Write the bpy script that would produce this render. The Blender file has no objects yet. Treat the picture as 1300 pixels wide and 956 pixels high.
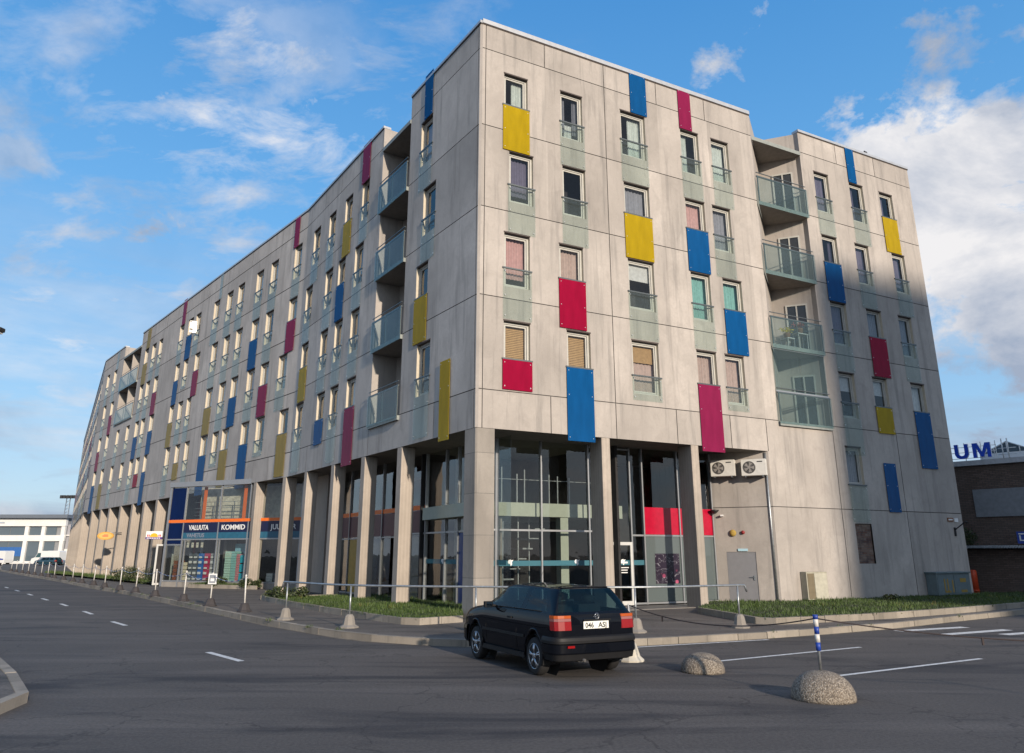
import bpy, bmesh, math, random
from mathutils import Vector, Matrix, noise
R = math.radians
rnd = random.Random(7)
scene = bpy.context.scene
col = scene.collection

# ------------------------------------------------------------------ helpers
def tag(o, label=None, cat=None, group=None, kind=None):
    if label: o['label'] = label
    if cat: o['category'] = cat
    if group: o['group'] = group
    if kind: o['kind'] = kind
    return o

def empty(name, loc=(0, 0, 0), rz=0.0, label=None, cat=None, group=None):
    o = bpy.data.objects.new(name, None); col.objects.link(o)
    o.empty_display_size = 0.2
    o.location = loc; o.rotation_euler = (0, 0, rz)
    return tag(o, label, cat, group)

class MB:
    """collects polygons and links them as one mesh object"""
    def __init__(s):
        s.v = []; s.f = []; s.m = []; s.tone = []; s.sm = []
    def face(s, pts, m=0, tone=0.5, smooth=False):
        i = len(s.v); s.v += [tuple(p) for p in pts]
        s.f.append(tuple(range(i, i + len(pts)))); s.m.append(m); s.tone.append(tone); s.sm.append(smooth)
    def box(s, x0, x1, y0, y1, z0, z1, m=0, tone=0.5, M=None):
        p = [(x0,y0,z0),(x1,y0,z0),(x1,y1,z0),(x0,y1,z0),(x0,y0,z1),(x1,y0,z1),(x1,y1,z1),(x0,y1,z1)]
        if M is not None: p = [tuple(M @ Vector(q)) for q in p]
        i = len(s.v); s.v += p
        for q in ((0,3,2,1),(4,5,6,7),(0,1,5,4),(1,2,6,5),(2,3,7,6),(3,0,4,7)):
            s.f.append(tuple(i+k for k in q)); s.m.append(m); s.tone.append(tone); s.sm.append(False)
    def tube(s, pts, r, n=8, m=0, caps=True, smooth=True):
        pts = [Vector(p) for p in pts]; rings = []
        up = Vector((0,0,1))
        for k, p in enumerate(pts):
            d = (pts[min(k+1, len(pts)-1)] - pts[max(k-1, 0)]).normalized()
            a = d.cross(up if abs(d.z) < 0.95 else Vector((1,0,0))).normalized(); b = a.cross(d)
            rr = r[k] if isinstance(r, (list, tuple)) else r
            rings.append(len(s.v))
            for j in range(n):
                t = 2*math.pi*j/n
                s.v.append(tuple(p + (a*math.cos(t) + b*math.sin(t))*rr))
        for k in range(len(pts)-1):
            for j in range(n):
                s.f.append((rings[k]+j, rings[k]+(j+1)%n, rings[k+1]+(j+1)%n, rings[k+1]+j)); s.m.append(m); s.tone.append(.5); s.sm.append(smooth)
        if caps:
            s.f.append(tuple(rings[0]+j for j in range(n))[::-1]); s.m.append(m); s.tone.append(.5); s.sm.append(False)
            s.f.append(tuple(rings[-1]+j for j in range(n))); s.m.append(m); s.tone.append(.5); s.sm.append(False)
    def lathe(s, prof, n=20, m=0, c=(0,0,0), axis='z', smooth=True):
        rings = []
        for r, h in prof:
            rings.append(len(s.v))
            for j in range(n):
                t = 2*math.pi*j/n; a, b = r*math.cos(t), r*math.sin(t)
                q = (a,b,h) if axis == 'z' else ((a,h,b) if axis == 'y' else (h,a,b))
                s.v.append((c[0]+q[0], c[1]+q[1], c[2]+q[2]))
        for k in range(len(prof)-1):
            for j in range(n):
                s.f.append((rings[k]+j, rings[k]+(j+1)%n, rings[k+1]+(j+1)%n, rings[k+1]+j)); s.m.append(m); s.tone.append(.5); s.sm.append(smooth)
        s.f.append(tuple(rings[0]+j for j in range(n))[::-1]); s.m.append(m); s.tone.append(.5); s.sm.append(False)
        s.f.append(tuple(rings[-1]+j for j in range(n))); s.m.append(m); s.tone.append(.5); s.sm.append(False)
    def mesh(s, name, mats, bevel=0, weld=False):
        me = bpy.data.meshes.new(name)
        me.from_pydata(s.v, [], s.f)
        if not isinstance(mats, (list, tuple)): mats = [mats]
        for m in mats: me.materials.append(m)
        me.polygons.foreach_set('material_index', s.m)
        me.polygons.foreach_set('use_smooth', s.sm)
        at = me.attributes.new('tone', 'FLOAT', 'FACE'); at.data.foreach_set('value', s.tone)
        if bevel or weld:
            bm = bmesh.new(); bm.from_mesh(me)
            bmesh.ops.remove_doubles(bm, verts=bm.verts, dist=1e-4)
            if bevel:
                es = [e for e in bm.edges if len(e.link_faces) == 2 and e.calc_face_angle(0) > 0.6]
                bmesh.ops.bevel(bm, geom=es, offset=bevel, segments=2, profile=.6, affect='EDGES')
            bm.to_mesh(me); bm.free()
        me.update()
        return me
    def build(s, name, mats, parent=None, loc=(0,0,0), rz=0.0, bevel=0, weld=False):
        o = bpy.data.objects.new(name, s.mesh(name, mats, bevel, weld)); col.objects.link(o)
        o.location = loc; o.rotation_euler = (0,0,rz)
        if parent is not None: o.parent = parent
        return o

def inst(me, name, parent, loc, rz):
    o = bpy.data.objects.new(name, me); col.objects.link(o); o.parent = parent
    o.location = loc; o.rotation_euler = (0,0,rz)
    return o

def copy_tree(o, parent=None):
    c = o.copy(); col.objects.link(c)
    if parent is not None: c.parent = parent
    for ch in list(o.children): copy_tree(ch, c)
    return c

def text_mesh(txt, size, extrude=0.01, offset=0.0, align='LEFT', spacing=1.0):
    cu = bpy.data.curves.new('lettering', 'FONT'); cu.body = txt; cu.size = size
    cu.extrude = extrude; cu.offset = offset; cu.align_x = align; cu.space_character = spacing
    cu.resolution_u = 3
    o = bpy.data.objects.new('tmp', cu); col.objects.link(o)
    bpy.context.view_layer.update()
    dg = bpy.context.evaluated_depsgraph_get()
    me = bpy.data.meshes.new_from_object(o.evaluated_get(dg))
    col.objects.unlink(o); bpy.data.objects.remove(o)
    return me

def text_obj(name, txt, size, mat, parent, M, extrude=0.008, offset=0.0, align='LEFT', width=None, spacing=1.0):
    """text standing in local x/z plane facing -y, placed with matrix M"""
    me = text_mesh(txt, size, extrude, offset, align, spacing)
    if width:
        xs = [v.co.x for v in me.vertices]; w = max(xs)-min(xs); k = width/w
        for v in me.vertices: v.co.x *= k
    me.transform(M @ Matrix.Rotation(math.pi/2, 4, 'X'))
    me.materials.clear(); me.materials.append(mat)
    o = bpy.data.objects.new(name, me); col.objects.link(o)
    if parent is not None: o.parent = parent
    return o

# ------------------------------------------------------------------ materials
MATS = {}
def newmat(name):
    m = bpy.data.materials.new(name); m.use_nodes = True
    nt = m.node_tree; b = nt.nodes['Principled BSDF']
    MATS[name] = m
    return m, nt, b

def simple(name, c, rough=.6, metal=0, spec=.5, noise_amt=0.12, scale=6, bump=0.0, coat=0.0):
    m, nt, b = newmat(name)
    b.inputs['Roughness'].default_value = rough; b.inputs['Metallic'].default_value = metal
    b.inputs['Specular IOR Level'].default_value = spec
    b.inputs['Coat Weight'].default_value = coat
    if noise_amt:
        tc = nt.nodes.new('ShaderNodeTexCoord'); n = nt.nodes.new('ShaderNodeTexNoise')
        n.inputs['Scale'].default_value = scale; n.inputs['Detail'].default_value = 5
        nt.links.new(tc.outputs['Object'], n.inputs['Vector'])
        mr = nt.nodes.new('ShaderNodeMapRange'); mr.inputs['From Min'].default_value = .3; mr.inputs['From Max'].default_value = .7
        mr.inputs['To Min'].default_value = 1-noise_amt; mr.inputs['To Max'].default_value = 1+noise_amt
        nt.links.new(n.outputs['Fac'], mr.inputs['Value'])
        mx = nt.nodes.new('ShaderNodeVectorMath'); mx.operation = 'SCALE'
        mx.inputs[0].default_value = c[:3]
        nt.links.new(mr.outputs['Result'], mx.inputs['Scale'])
        nt.links.new(mx.outputs['Vector'], b.inputs['Base Color'])
        if bump:
            bp = nt.nodes.new('ShaderNodeBump'); bp.inputs['Strength'].default_value = bump; bp.inputs['Distance'].default_value = .02
            nt.links.new(n.outputs['Fac'], bp.inputs['Height']); nt.links.new(bp.outputs['Normal'], b.inputs['Normal'])
    else:
        b.inputs['Base Color'].default_value = (*c[:3], 1)
    return m

def ramp(nt, src, stops, inter='LINEAR'):
    r = nt.nodes.new('ShaderNodeValToRGB'); r.color_ramp.interpolation = inter
    el = r.color_ramp.elements
    while len(el) > 1: el.remove(el[-1])
    el[0].position = stops[0][0]; el[0].color = (*stops[0][1], 1) if len(stops[0][1]) == 3 else stops[0][1]
    for p, c in stops[1:]:
        e = el.new(p); e.color = (*c, 1)
    nt.links.new(src, r.inputs['Fac'])
    return r.outputs['Color']

def noisenode(nt, vec, scale, detail=5, rough=.55, dist=0.0):
    n = nt.nodes.new('ShaderNodeTexNoise'); n.inputs['Scale'].default_value = scale
    n.inputs['Detail'].default_value = detail; n.inputs['Roughness'].default_value = rough; n.inputs['Distortion'].default_value = dist
    nt.links.new(vec, n.inputs['Vector'])
    return n.outputs['Fac']

def mapping(nt, vec, scale=(1,1,1), loc=(0,0,0), rot=(0,0,0)):
    mp = nt.nodes.new('ShaderNodeMapping'); mp.inputs['Scale'].default_value = scale; mp.inputs['Location'].default_value = loc
    mp.inputs['Rotation'].default_value = rot
    nt.links.new(vec, mp.inputs['Vector']); return mp.outputs['Vector']

def mixc(nt, fac, a, b, mode='MIX'):
    m = nt.nodes.new('ShaderNodeMix'); m.data_type = 'RGBA'; m.blend_type = mode; m.clamp_result = False
    for sock, val in ((m.inputs[0], fac), (m.inputs[6], a), (m.inputs[7], b)):
        if isinstance(val, (int, float)): sock.default_value = val
        elif isinstance(val, tuple): sock.default_value = (*val, 1) if len(val) == 3 else val
        else: nt.links.new(val, sock)
    return m.outputs[2]

def maprange(nt, src, a, b, c, d):
    mr = nt.nodes.new('ShaderNodeMapRange')
    for k, v in zip(('From Min','From Max','To Min','To Max'), (a,b,c,d)): mr.inputs[k].default_value = v
    nt.links.new(src, mr.inputs['Value']); return mr.outputs['Result']

def mathn(nt, op, a, b=None):
    m = nt.nodes.new('ShaderNodeMath'); m.operation = op
    for i, v in enumerate((a, b)):
        if v is None: continue
        if isinstance(v, (int, float)): m.inputs[i].default_value = v
        else: nt.links.new(v, m.inputs[i])
    return m.outputs[0]

def concrete(name, base=(.37,.335,.30), stain=.5, boards=False, dirt=(.19,.18,.17), seed=0.0):
    m, nt, b = newmat(name)
    tc = nt.nodes.new('ShaderNodeTexCoord'); o = mapping(nt, tc.outputs['Object'], loc=(seed, seed*1.7, seed*.3))
    big = noisenode(nt, mapping(nt, o, (.45,.45,.3)), 1.0, 6, .6, .4)
    fine = noisenode(nt, o, 9, 8, .7)
    grain = noisenode(nt, o, 60, 3, .6)
    streak = noisenode(nt, mapping(nt, o, (2.2,2.2,.16)), 1.6, 6, .65, .2)
    c = ramp(nt, big, [(.3, tuple(x*.74 for x in base)), (.47, tuple(x*.93 for x in base)), (.56, base), (.7, tuple(min(1, x*1.16) for x in base))])
    blot = noisenode(nt, mapping(nt, o, (1,1,.7), loc=(7,3,1)), 1.9, 7, .68, .8)
    c = mixc(nt, maprange(nt, blot, .50, .68, 0, .38), c, tuple(x*.62 for x in base))
    c = mixc(nt, maprange(nt, streak, .52, .75, 0, stain), c, dirt)
    c = mixc(nt, maprange(nt, fine, .35, .7, 0, .45), c, tuple(x*.8 for x in base))
    c = mixc(nt, 1.0, c, mixc(nt, maprange(nt, grain, .3,.7,0,1), (.93,.93,.93), (1.06,1.06,1.05)), 'MULTIPLY')
    at = nt.nodes.new('ShaderNodeAttribute'); at.attribute_name = 'tone'
    tone = maprange(nt, at.outputs['Fac'], 0, 1, .84, 1.12)
    vm = nt.nodes.new('ShaderNodeVectorMath'); vm.operation = 'SCALE'
    nt.links.new(c, vm.inputs[0]); nt.links.new(tone, vm.inputs['Scale'])
    cc = vm.outputs['Vector']
    if boards:
        w = nt.nodes.new('ShaderNodeTexWave'); w.bands_direction = 'X'; w.inputs['Scale'].default_value = 3.2; w.inputs['Distortion'].default_value = .6
        nt.links.new(mapping(nt, o, (1,1,.05), rot=(0,0,.78)), w.inputs['Vector'])
        cc = mixc(nt, 1.0, cc, mixc(nt, w.outputs['Fac'], (.93,.93,.93), (1.04,1.04,1.04)), 'MULTIPLY')
    # small blow holes
    vo = nt.nodes.new('ShaderNodeTexVoronoi'); vo.inputs['Scale'].default_value = 5.0
    nt.links.new(o, vo.inputs['Vector'])
    hole = mathn(nt, 'LESS_THAN', vo.outputs['Distance'], .035)
    cc = mixc(nt, mathn(nt, 'MULTIPLY', hole, .45), cc, (.08,.075,.07))
    nt.links.new(cc, b.inputs['Base Color'])
    b.inputs['Roughness'].default_value = .85; b.inputs['Specular IOR Level'].default_value = .25
    bp = nt.nodes.new('ShaderNodeBump'); bp.inputs['Strength'].default_value = .25; bp.inputs['Distance'].default_value = .01
    nt.links.new(fine, bp.inputs['Height']); nt.links.new(bp.outputs['Normal'], b.inputs['Normal'])
    return m

def asphalt(name, a, c2, patch=(.03,.03,.032)):
    m, nt, b = newmat(name)
    tc = nt.nodes.new('ShaderNodeTexCoord'); o = tc.outputs['Object']
    big = noisenode(nt, mapping(nt, o, (.12,.12,.12)), 1.0, 5, .6, .6)
    mid = noisenode(nt, mapping(nt, o, (.25,1.1,1), rot=(0,0,.95)), .7, 6, .6, .8)
    fine = noisenode(nt, o, 22, 6, .8)
    c = ramp(nt, big, [(.35, a), (.65, c2)])
    c = mixc(nt, maprange(nt, mid, .51, .64, 0, .85), c, tuple(x*.85 for x in patch))
    wheel = noisenode(nt, mapping(nt, o, (.10,.9,1), rot=(0,0,-.9)), 1.1, 5, .6, .5)
    c = mixc(nt, maprange(nt, wheel, .50, .66, 0, .4), c, tuple(x*1.45 for x in c2))
    speck = noisenode(nt, o, 90, 2, .5)
    c = mixc(nt, mathn(nt, 'MULTIPLY', mathn(nt, 'GREATER_THAN', speck, .66), .6), c, (.17,.16,.15))
    c = mixc(nt, 1.0, c, mixc(nt, maprange(nt, fine, .3,.7,0,1), (.58,.58,.58), (1.46,1.44,1.41)), 'MULTIPLY')
    vo = nt.nodes.new('ShaderNodeTexVoronoi'); vo.inputs['Scale'].default_value = .35; vo.feature = 'DISTANCE_TO_EDGE'
    dv = nt.nodes.new('ShaderNodeVectorMath'); dv.operation = 'ADD'
    nv = nt.nodes.new('ShaderNodeTexNoise'); nv.inputs['Scale'].default_value = 1.3; nv.inputs['Detail'].default_value = 6
    nt.links.new(o, nv.inputs['Vector']); sc = nt.nodes.new('ShaderNodeVectorMath'); sc.operation = 'SCALE'; sc.inputs['Scale'].default_value = 1.4
    nt.links.new(nv.outputs['Color'], sc.inputs[0]); nt.links.new(o, dv.inputs[0]); nt.links.new(sc.outputs[0], dv.inputs[1]); nt.links.new(dv.outputs[0], vo.inputs['Vector'])
    crack = mathn(nt, 'LESS_THAN', vo.outputs['Distance'], .006)
    c = mixc(nt, mathn(nt, 'MULTIPLY', crack, .4), c, (.018,.018,.018))
    nt.links.new(c, b.inputs['Base Color'])
    b.inputs['Roughness'].default_value = .8; b.inputs['Specular IOR Level'].default_value = .3
    bp = nt.nodes.new('ShaderNodeBump'); bp.inputs['Strength'].default_value = .5; bp.inputs['Distance'].default_value = .006
    nt.links.new(fine, bp.inputs['Height']); nt.links.new(bp.outputs['Normal'], b.inputs['Normal'])
    return m

def glass(name, tint=(.8,.85,.85), ior=1.5, haze=(.5,.5,.5), haze_amt=0.0, boost=1.0, rough=.01, wav=0.0):
    """thin pane: fresnel mirror over tinted see-through, with an optional body colour"""
    m, nt, b = newmat(name)
    nt.nodes.remove(b); out = nt.nodes['Material Output']
    tr = nt.nodes.new('ShaderNodeBsdfTransparent'); tr.inputs['Color'].default_value = (*tint, 1)
    gl = nt.nodes.new('ShaderNodeBsdfGlossy'); gl.inputs['Roughness'].default_value = rough
    df = nt.nodes.new('ShaderNodeBsdfDiffuse'); df.inputs['Color'].default_value = (*haze, 1)
    m1 = nt.nodes.new('ShaderNodeMixShader'); m1.inputs[0].default_value = haze_amt
    nt.links.new(tr.outputs[0], m1.inputs[1]); nt.links.new(df.outputs[0], m1.inputs[2])
    fr = nt.nodes.new('ShaderNodeFresnel'); fr.inputs['IOR'].default_value = ior
    f = mathn(nt, 'MINIMUM', mathn(nt, 'MULTIPLY', fr.outputs[0], boost), 1.0)
    geo = nt.nodes.new('ShaderNodeNewGeometry')      # a thin pane mirrors once, on its outer face
    f = mathn(nt, 'MULTIPLY', f, mathn(nt, 'SUBTRACT', 1.0, geo.outputs['Backfacing']))
    m2 = nt.nodes.new('ShaderNodeMixShader')
    nt.links.new(f, m2.inputs[0]); nt.links.new(m1.outputs[0], m2.inputs[1]); nt.links.new(gl.outputs[0], m2.inputs[2])
    nt.links.new(m2.outputs[0], out.inputs['Surface'])
    if wav:
        tc = nt.nodes.new('ShaderNodeTexCoord'); n = noisenode(nt, tc.outputs['Object'], 1.2, 2, .5)
        bp = nt.nodes.new('ShaderNodeBump'); bp.inputs['Strength'].default_value = wav; bp.inputs['Distance'].default_value = .05
        nt.links.new(n, bp.inputs['Height']); nt.links.new(bp.outputs[0], gl.inputs['Normal'])
    return m

CONC = concrete('concrete_facade', (.435,.395,.358), .8)
CONC_L = concrete('concrete_shade_lifted', (.51,.475,.44), .75, seed=13.3)  # facade concrete with a lighter base, making up for weak light on this side
CONC_COL = concrete('concrete_column', (.42,.365,.31), .35, boards=True, seed=4.1)
CONC_CORNER = concrete('concrete_weathered_column', (.33,.30,.265), .9, dirt=(.15,.145,.14), seed=8.8)
GROOVE = simple('joint_shadow_gap', (.10,.095,.09), .9, noise_amt=0)
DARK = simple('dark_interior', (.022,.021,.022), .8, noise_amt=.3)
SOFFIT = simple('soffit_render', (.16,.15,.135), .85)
CREAM = simple('cream_window_lining', (.54,.47,.36), .5, noise_amt=.06)
FRAME = simple('pale_window_frame', (.45,.44,.40), .45, noise_amt=.05)
FRAMESH = simple('window_rubber', (.05,.05,.05), .6, noise_amt=0)
LINTEL = simple('rusty_lintel', (.07,.055,.05), .8)
RAIL = simple('grey_green_rail', (.10,.115,.12), .4, metal=.4, noise_amt=0)
CAP = simple('zinc_parapet_cap', (.46,.47,.48), .35, metal=.3, noise_amt=.08)
ALU = simple('anodised_aluminium', (.36,.37,.38), .38, metal=.6, noise_amt=.05)
ALUW = simple('white_aluminium', (.52,.52,.50), .4, noise_amt=.05)
STEEL = simple('galvanised_steel', (.33,.35,.36), .42, metal=.7, noise_amt=.2, scale=14)
BOLT = simple('panel_bolt', (.7,.7,.7), .3, metal=.8, noise_amt=0)
PANE = glass('window_pane', (.75,.78,.78), 1.52, boost=1.35, wav=.12)
SHOPGL = glass('shopfront_glass', (.88,.90,.89), 1.52, boost=1.9, wav=.08)
GREEN_GL = glass('green_tinted_glass', (.925,.957,.945), 1.5, haze=(.36,.42,.40), haze_amt=.05, boost=.6, rough=.05)
BALC_GL = glass('balcony_glass', (.80,.86,.86), 1.5, haze=(.30,.42,.43), haze_amt=.06, boost=.8, rough=.04)

def cpanel(name, c, amt=.82, rough=.09):
    m = glass(name, tuple(min(1, x*1.6+.05) for x in c), 1.5, haze=c, haze_amt=amt, boost=.28, rough=rough)
    nt = m.node_tree
    df = [n for n in nt.nodes if n.type == 'BSDF_DIFFUSE'][0]
    tc = nt.nodes.new('ShaderNodeTexCoord')
    n1 = noisenode(nt, mapping(nt, tc.outputs['Object'], (1.5,1.5,.35)), 2.0, 6, .6)
    nt.links.new(mixc(nt, maprange(nt, n1, .3, .7, 0, 1), tuple(x*.85 for x in c), tuple(min(1, x*1.12) for x in c)), df.inputs['Color'])
    return m
BLUE = cpanel('blue_enamelled_glass', (.005,.085,.255))
YEL = cpanel('yellow_enamelled_glass', (.45,.32,.010), .72)
RED = cpanel('crimson_enamelled_glass', (.31,.004,.035))
MAG = cpanel('magenta_enamelled_glass', (.25,.016,.07), .82)
YELB = cpanel('ochre_enamelled_glass', (.36,.27,.075), .72)
PINKG = cpanel('faded_pink_glass', (.30,.22,.27), .6)

CURT = {k: simple('curtain_'+k, c, .9, noise_amt=.1, scale=9) for k, c in dict(
    pale=(.62,.66,.62), pink=(.62,.36,.34), tan=(.55,.34,.16), teal=(.25,.50,.46), grey=(.30,.30,.34), white=(.75,.74,.72), rose=(.55,.40,.35), mauve=(.17,.15,.22)).items()}

# ------------------------------------------------------------------ site geometry (metres)
C0 = Vector((-1.1275, 23.5))
dR = Vector((math.cos(R(27.477)), math.sin(R(27.477))))
dA = Vector((-math.cos(R(56.523)), math.sin(R(56.523)))); LA = 18.863
B0 = C0 + dA*LA
dB = Vector((-math.cos(R(49.72)), math.sin(R(49.72)))); LB = 46.0
D0 = B0 + dB*LB
dD = Vector((-math.cos(R(59.6)), math.sin(R(59.6)))); LD = 66.0
L0 = Vector((-20.2, 45.5)); dS = Vector((.91297, -.40803)).normalized()
ZT, J0, J1, J2, J3, J4, ZS, J5 = 20.75, 19.72, 16.58, 13.43, 10.22, 7.03, 5.78, 3.68
HEAD = {5: 18.92, 4: 15.77, 3: 12.61, 2: 9.42, 1: 6.23}

class Frame:
    """wall frame: x to the right seen from outside, y into the building, z up"""
    def __init__(s, origin, xdir):
        s.o = origin; s.x = xdir.normalized(); s.y = Vector((-s.x.y, s.x.x)); s.rz = math.atan2(s.x.y, s.x.x)
    def P(s, x, y, z):
        p = s.o + s.x*x + s.y*y
        return Vector((p.x, p.y, z))
FR = Frame(C0, dR); FA = Frame(C0, -dA); FB = Frame(B0, -dB); FD = Frame(D0, -dD); FS = Frame(L0, dS)

bld = empty('apartment_building', (C0.x, C0.y, 0), label='long six-storey raw concrete apartment block with coloured glass panels standing on ground-floor columns', cat='building')
OFF = Vector((C0.x, C0.y, 0))
def loc(fr, x, y, z): return fr.P(x, y, z) - OFF

# ------------------------------------------------------------------ window tables: (left x, width, row, cover, extra)
# cover: g glass to next head, gs short glass, colour keys, '-' none ; R wall in s, A/B in s to the left
WR = []
def r(row, x, w, cov, curt='-', zb=None): WR.append((row, x, w, cov, curt, zb))
for row, items in {
    5: [(.95,.97,'Y','pale'),(3.34,.97,'g','grey'),(6.10,1.2,'g','pale'),(9.12,.95,'g','pale'),(10.77,.95,'g','pale'),(16.92,.95,'g','mauve'),(19.29,.95,'g','mauve'),(21.42,.95,'Y','mauve')],
    4: [(1.16,.97,'g','mauve'),(3.37,.99,'g','-'),(6.13,1.2,'Y','grey'),(9.14,1.0,'B','pink'),(10.56,.97,'g','grey'),(16.95,.97,'B','mauve'),(19.12,.93,'g','mauve'),(21.70,.92,'g','mauve')],
    3: [(.97,1.0,'g','pink'),(3.17,1.0,'R','rose'),(6.16,1.2,'g','halfwhite'),(9.17,.97,'g','teal'),(10.81,1.0,'B','teal'),(16.98,1.0,'g','mauve'),(19.31,1.0,'R2','grey'),(21.50,.92,'g','grey')],
    2: [(.96,1.0,'Rs','tan'),(3.41,.97,'Bl','tan'),(6.17,1.2,'gs','halftan'),(9.19,.97,'Ml','rose'),(10.61,.97,'gs','rose'),(16.97,.97,'gl','halfwhite'),(19.11,.95,'Ys','halfwhite'),(21.68,.97,'Bl','white')],
    1: [(16.83,.95,'g1','grey')]}.items():
    for x, w, cov, cu in items: r(row, x, w, cov, cu)
WA = {
    5: [(3.68,.98,'g'),(9.98,.82,'g'),(12.03,.92,'Y'),(14.27,.92,'g'),(16.55,1.0,'g')],
    4: [(3.25,1.02,'g'),(10.30,.98,'g'),(12.50,.9,'B'),(14.16,1.02,'g'),(17.18,1.02,'g')],
    3: [(3.70,.95,'Y'),(10.34,.98,'g'),(12.37,.98,'g'),(14.30,1.0,'g'),(17.16,1.02,'Y')],
    2: [(3.32,1.05,'gl'),(10.31,1.02,'Ml'),(12.37,1.0,'gl'),(14.16,1.02,'Bs'),(17.23,1.12,'gl')]}
WB = {
    5: [(.52,.92,'g'),(3.72,1.02,'g'),(5.90,1.05,'g'),(8.96,1.05,'g'),(10.94,1.05,'g'),(13.38,1.1,'g'),(17.19,1.02,'g'),(18.80,1.1,'B'),(20.92,.98,'g'),(26.25,.95,'g'),(28.06,1.08,'g'),(30.23,1.08,'Y'),(40.55,1.05,'g'),(43.3,.95,'g')],
    4: [(.63,1.02,'M'),(3.79,1.08,'g'),(5.93,1.08,'B'),(8.55,1.05,'g'),(10.69,1.03,'g'),(12.9,1.12,'g'),(16.39,1.03,'M'),(18.92,.9,'gs'),(20.83,.95,'B'),(26.24,1.05,'M'),(28.5,1.08,'g'),(30.42,1.0,'g'),(40.1,.95,'M'),(42.9,.95,'g')],
    3: [(1.34,1.08,'g'),(3.80,1.12,'M'),(5.85,1.14,'g'),(8.47,1.13,'B'),(10.54,1.13,'g'),(12.91,1.2,'Y'),(17.2,.92,'g'),(19.0,1.02,'g'),(21.04,.95,'Y'),(26.04,1.07,'B'),(28.48,1.07,'g'),(30.23,1.07,'B'),(33.11,1.0,'g'),(36.4,.93,'g'),(40.1,.95,'g'),(43.0,.95,'M')],
    2: [(.60,1.1,'Yl'),(3.73,1.14,'gs'),(5.95,1.18,'Bl'),(9.12,1.18,'Yl'),(10.88,1.07,'gs'),(12.9,1.25,'Bl'),(16.45,.97,'gl'),(18.47,1.0,'Ys'),(20.69,1.02,'gl'),(26.45,.9,'Bl'),(28.51,1.07,'Rs'),(30.4,1.1,'gl'),(33.36,1.0,'gs'),(36.71,.93,'gl'),(40.1,1.05,'Yl'),(43.0,1.05,'Bl')]}
# loose panels: (frame, s, w, z0, z1, key)
LOOSE = [('R',6.60,.81,18.95,20.82,'B'),('R',9.08,.66,18.95,20.82,'M'),('R',19.27,.56,18.95,20.80,'B'),('R',19.06,.76,3.63,5.67,'B'),
         ('A',3.68,.70,18.95,21.0,'B'),('A',9.98,.92,18.85,20.92,'M'),('A',1.72,.72,5.6,8.38,'Y'),
         ('B',1.0,.62,18.9,20.85,'M'),('B',13.1,.5,18.95,20.75,'g'),('B',20.8,.75,18.9,20.95,'M'),('B',30.1,.9,18.95,20.7,'Y'),('B',40.2,.85,18.95,20.7,'g'),('B',31.4,.0,0,0,'-')]

# ------------------------------------------------------------------ walls with real openings
def wall_sheet(name, fr, x0, x1, z0, z1, opens, grooves, mat, panels=None, back=True, parapet=True):
    xs = {x0, x1}; zs = {z0, z1}
    for a, b, c, d in opens: xs |= {min(max(a,x0),x1), min(max(b,x0),x1)}; zs |= {min(max(c,z0),z1), min(max(d,z0),z1)}
    for a, b, c, d in grooves: xs |= {min(max(a,x0),x1), min(max(b,x0),x1)}; zs |= {min(max(c,z0),z1), min(max(d,z0),z1)}
    xs = sorted(xs); zs = sorted(zs)
    xs = [x for i, x in enumerate(xs) if i == 0 or x - xs[i-1] > 1e-4]
    zs = [z for i, z in enumerate(zs) if i == 0 or z - zs[i-1] > 1e-4]
    mb = MB(); nx, nz = len(xs)-1, len(zs)-1
    st = [[0]*nz for _ in range(nx)]
    for i in range(nx):
        cx = (xs[i]+xs[i+1])/2
        for j in range(nz):
            cz = (zs[j]+zs[j+1])/2
            if any(a < cx < b and c < cz < d for a,b,c,d in opens): st[i][j] = 2
            elif any(a < cx < b and c < cz < d for a,b,c,d in grooves): st[i][j] = 1
    vj = sorted({round((a+b)/2, 2) for a,b,c,d in grooves if (b-a) < .1})
    hj = sorted({round((c+d)/2, 2) for a,b,c,d in grooves if (d-c) < .1})
    rr = random.Random(name); tn = {}
    def tone(cx, cz):
        k = (sum(v < cx for v in vj), sum(h < cz for h in hj))
        if k not in tn: tn[k] = .5 + rr.uniform(-.32,.32)
        return tn[k]
    g = .03
    P = lambda x,y,z: tuple(loc(fr, x, y, z))
    done = set()
    for i in range(nx):
        for j in range(nz):
            if st[i][j] == 2: continue
            a, b, c, d = xs[i], xs[i+1], zs[j], zs[j+1]
            y = g if st[i][j] == 1 else 0
            mb.face([P(a,y,c),P(b,y,c),P(b,y,d),P(a,y,d)], st[i][j], tone((a+b)/2,(c+d)/2))
            for di, dj, q in ((1,0,(b,b,c,d)),(-1,0,(a,a,c,d)),(0,1,(a,b,d,d)),(0,-1,(a,b,c,c))):
                ii, jj = i+di, j+dj
                ot = st[ii][jj] if 0 <= ii < nx and 0 <= jj < nz else 0
                if st[i][j] == 0 and ot == 1:
                    (p,q_,r_,s_) = q
                    if p == q_: mb.face([P(p,0,r_),P(p,g,r_),P(p,g,s_),P(p,0,s_)], 1)
                    else: mb.face([P(p,0,r_),P(q_,0,r_),P(q_,g,r_),P(p,g,r_)], 1)
    if parapet:   # back of the parapet
        segs = [(x0, x1)]
        for a, b, c, d in opens:
            if d > ZT-.01 and b-a > 2: segs = [s for s0, s1 in segs for s in ((s0, a), (b, s1))]
        for a, b in segs:
            mb.face([P(a,.25,19.9),P(b,.25,19.9),P(b,.25,ZT),P(a,.25,ZT)], 0)
    return mb.build(name, [mat, GROOVE], bld)

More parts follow.
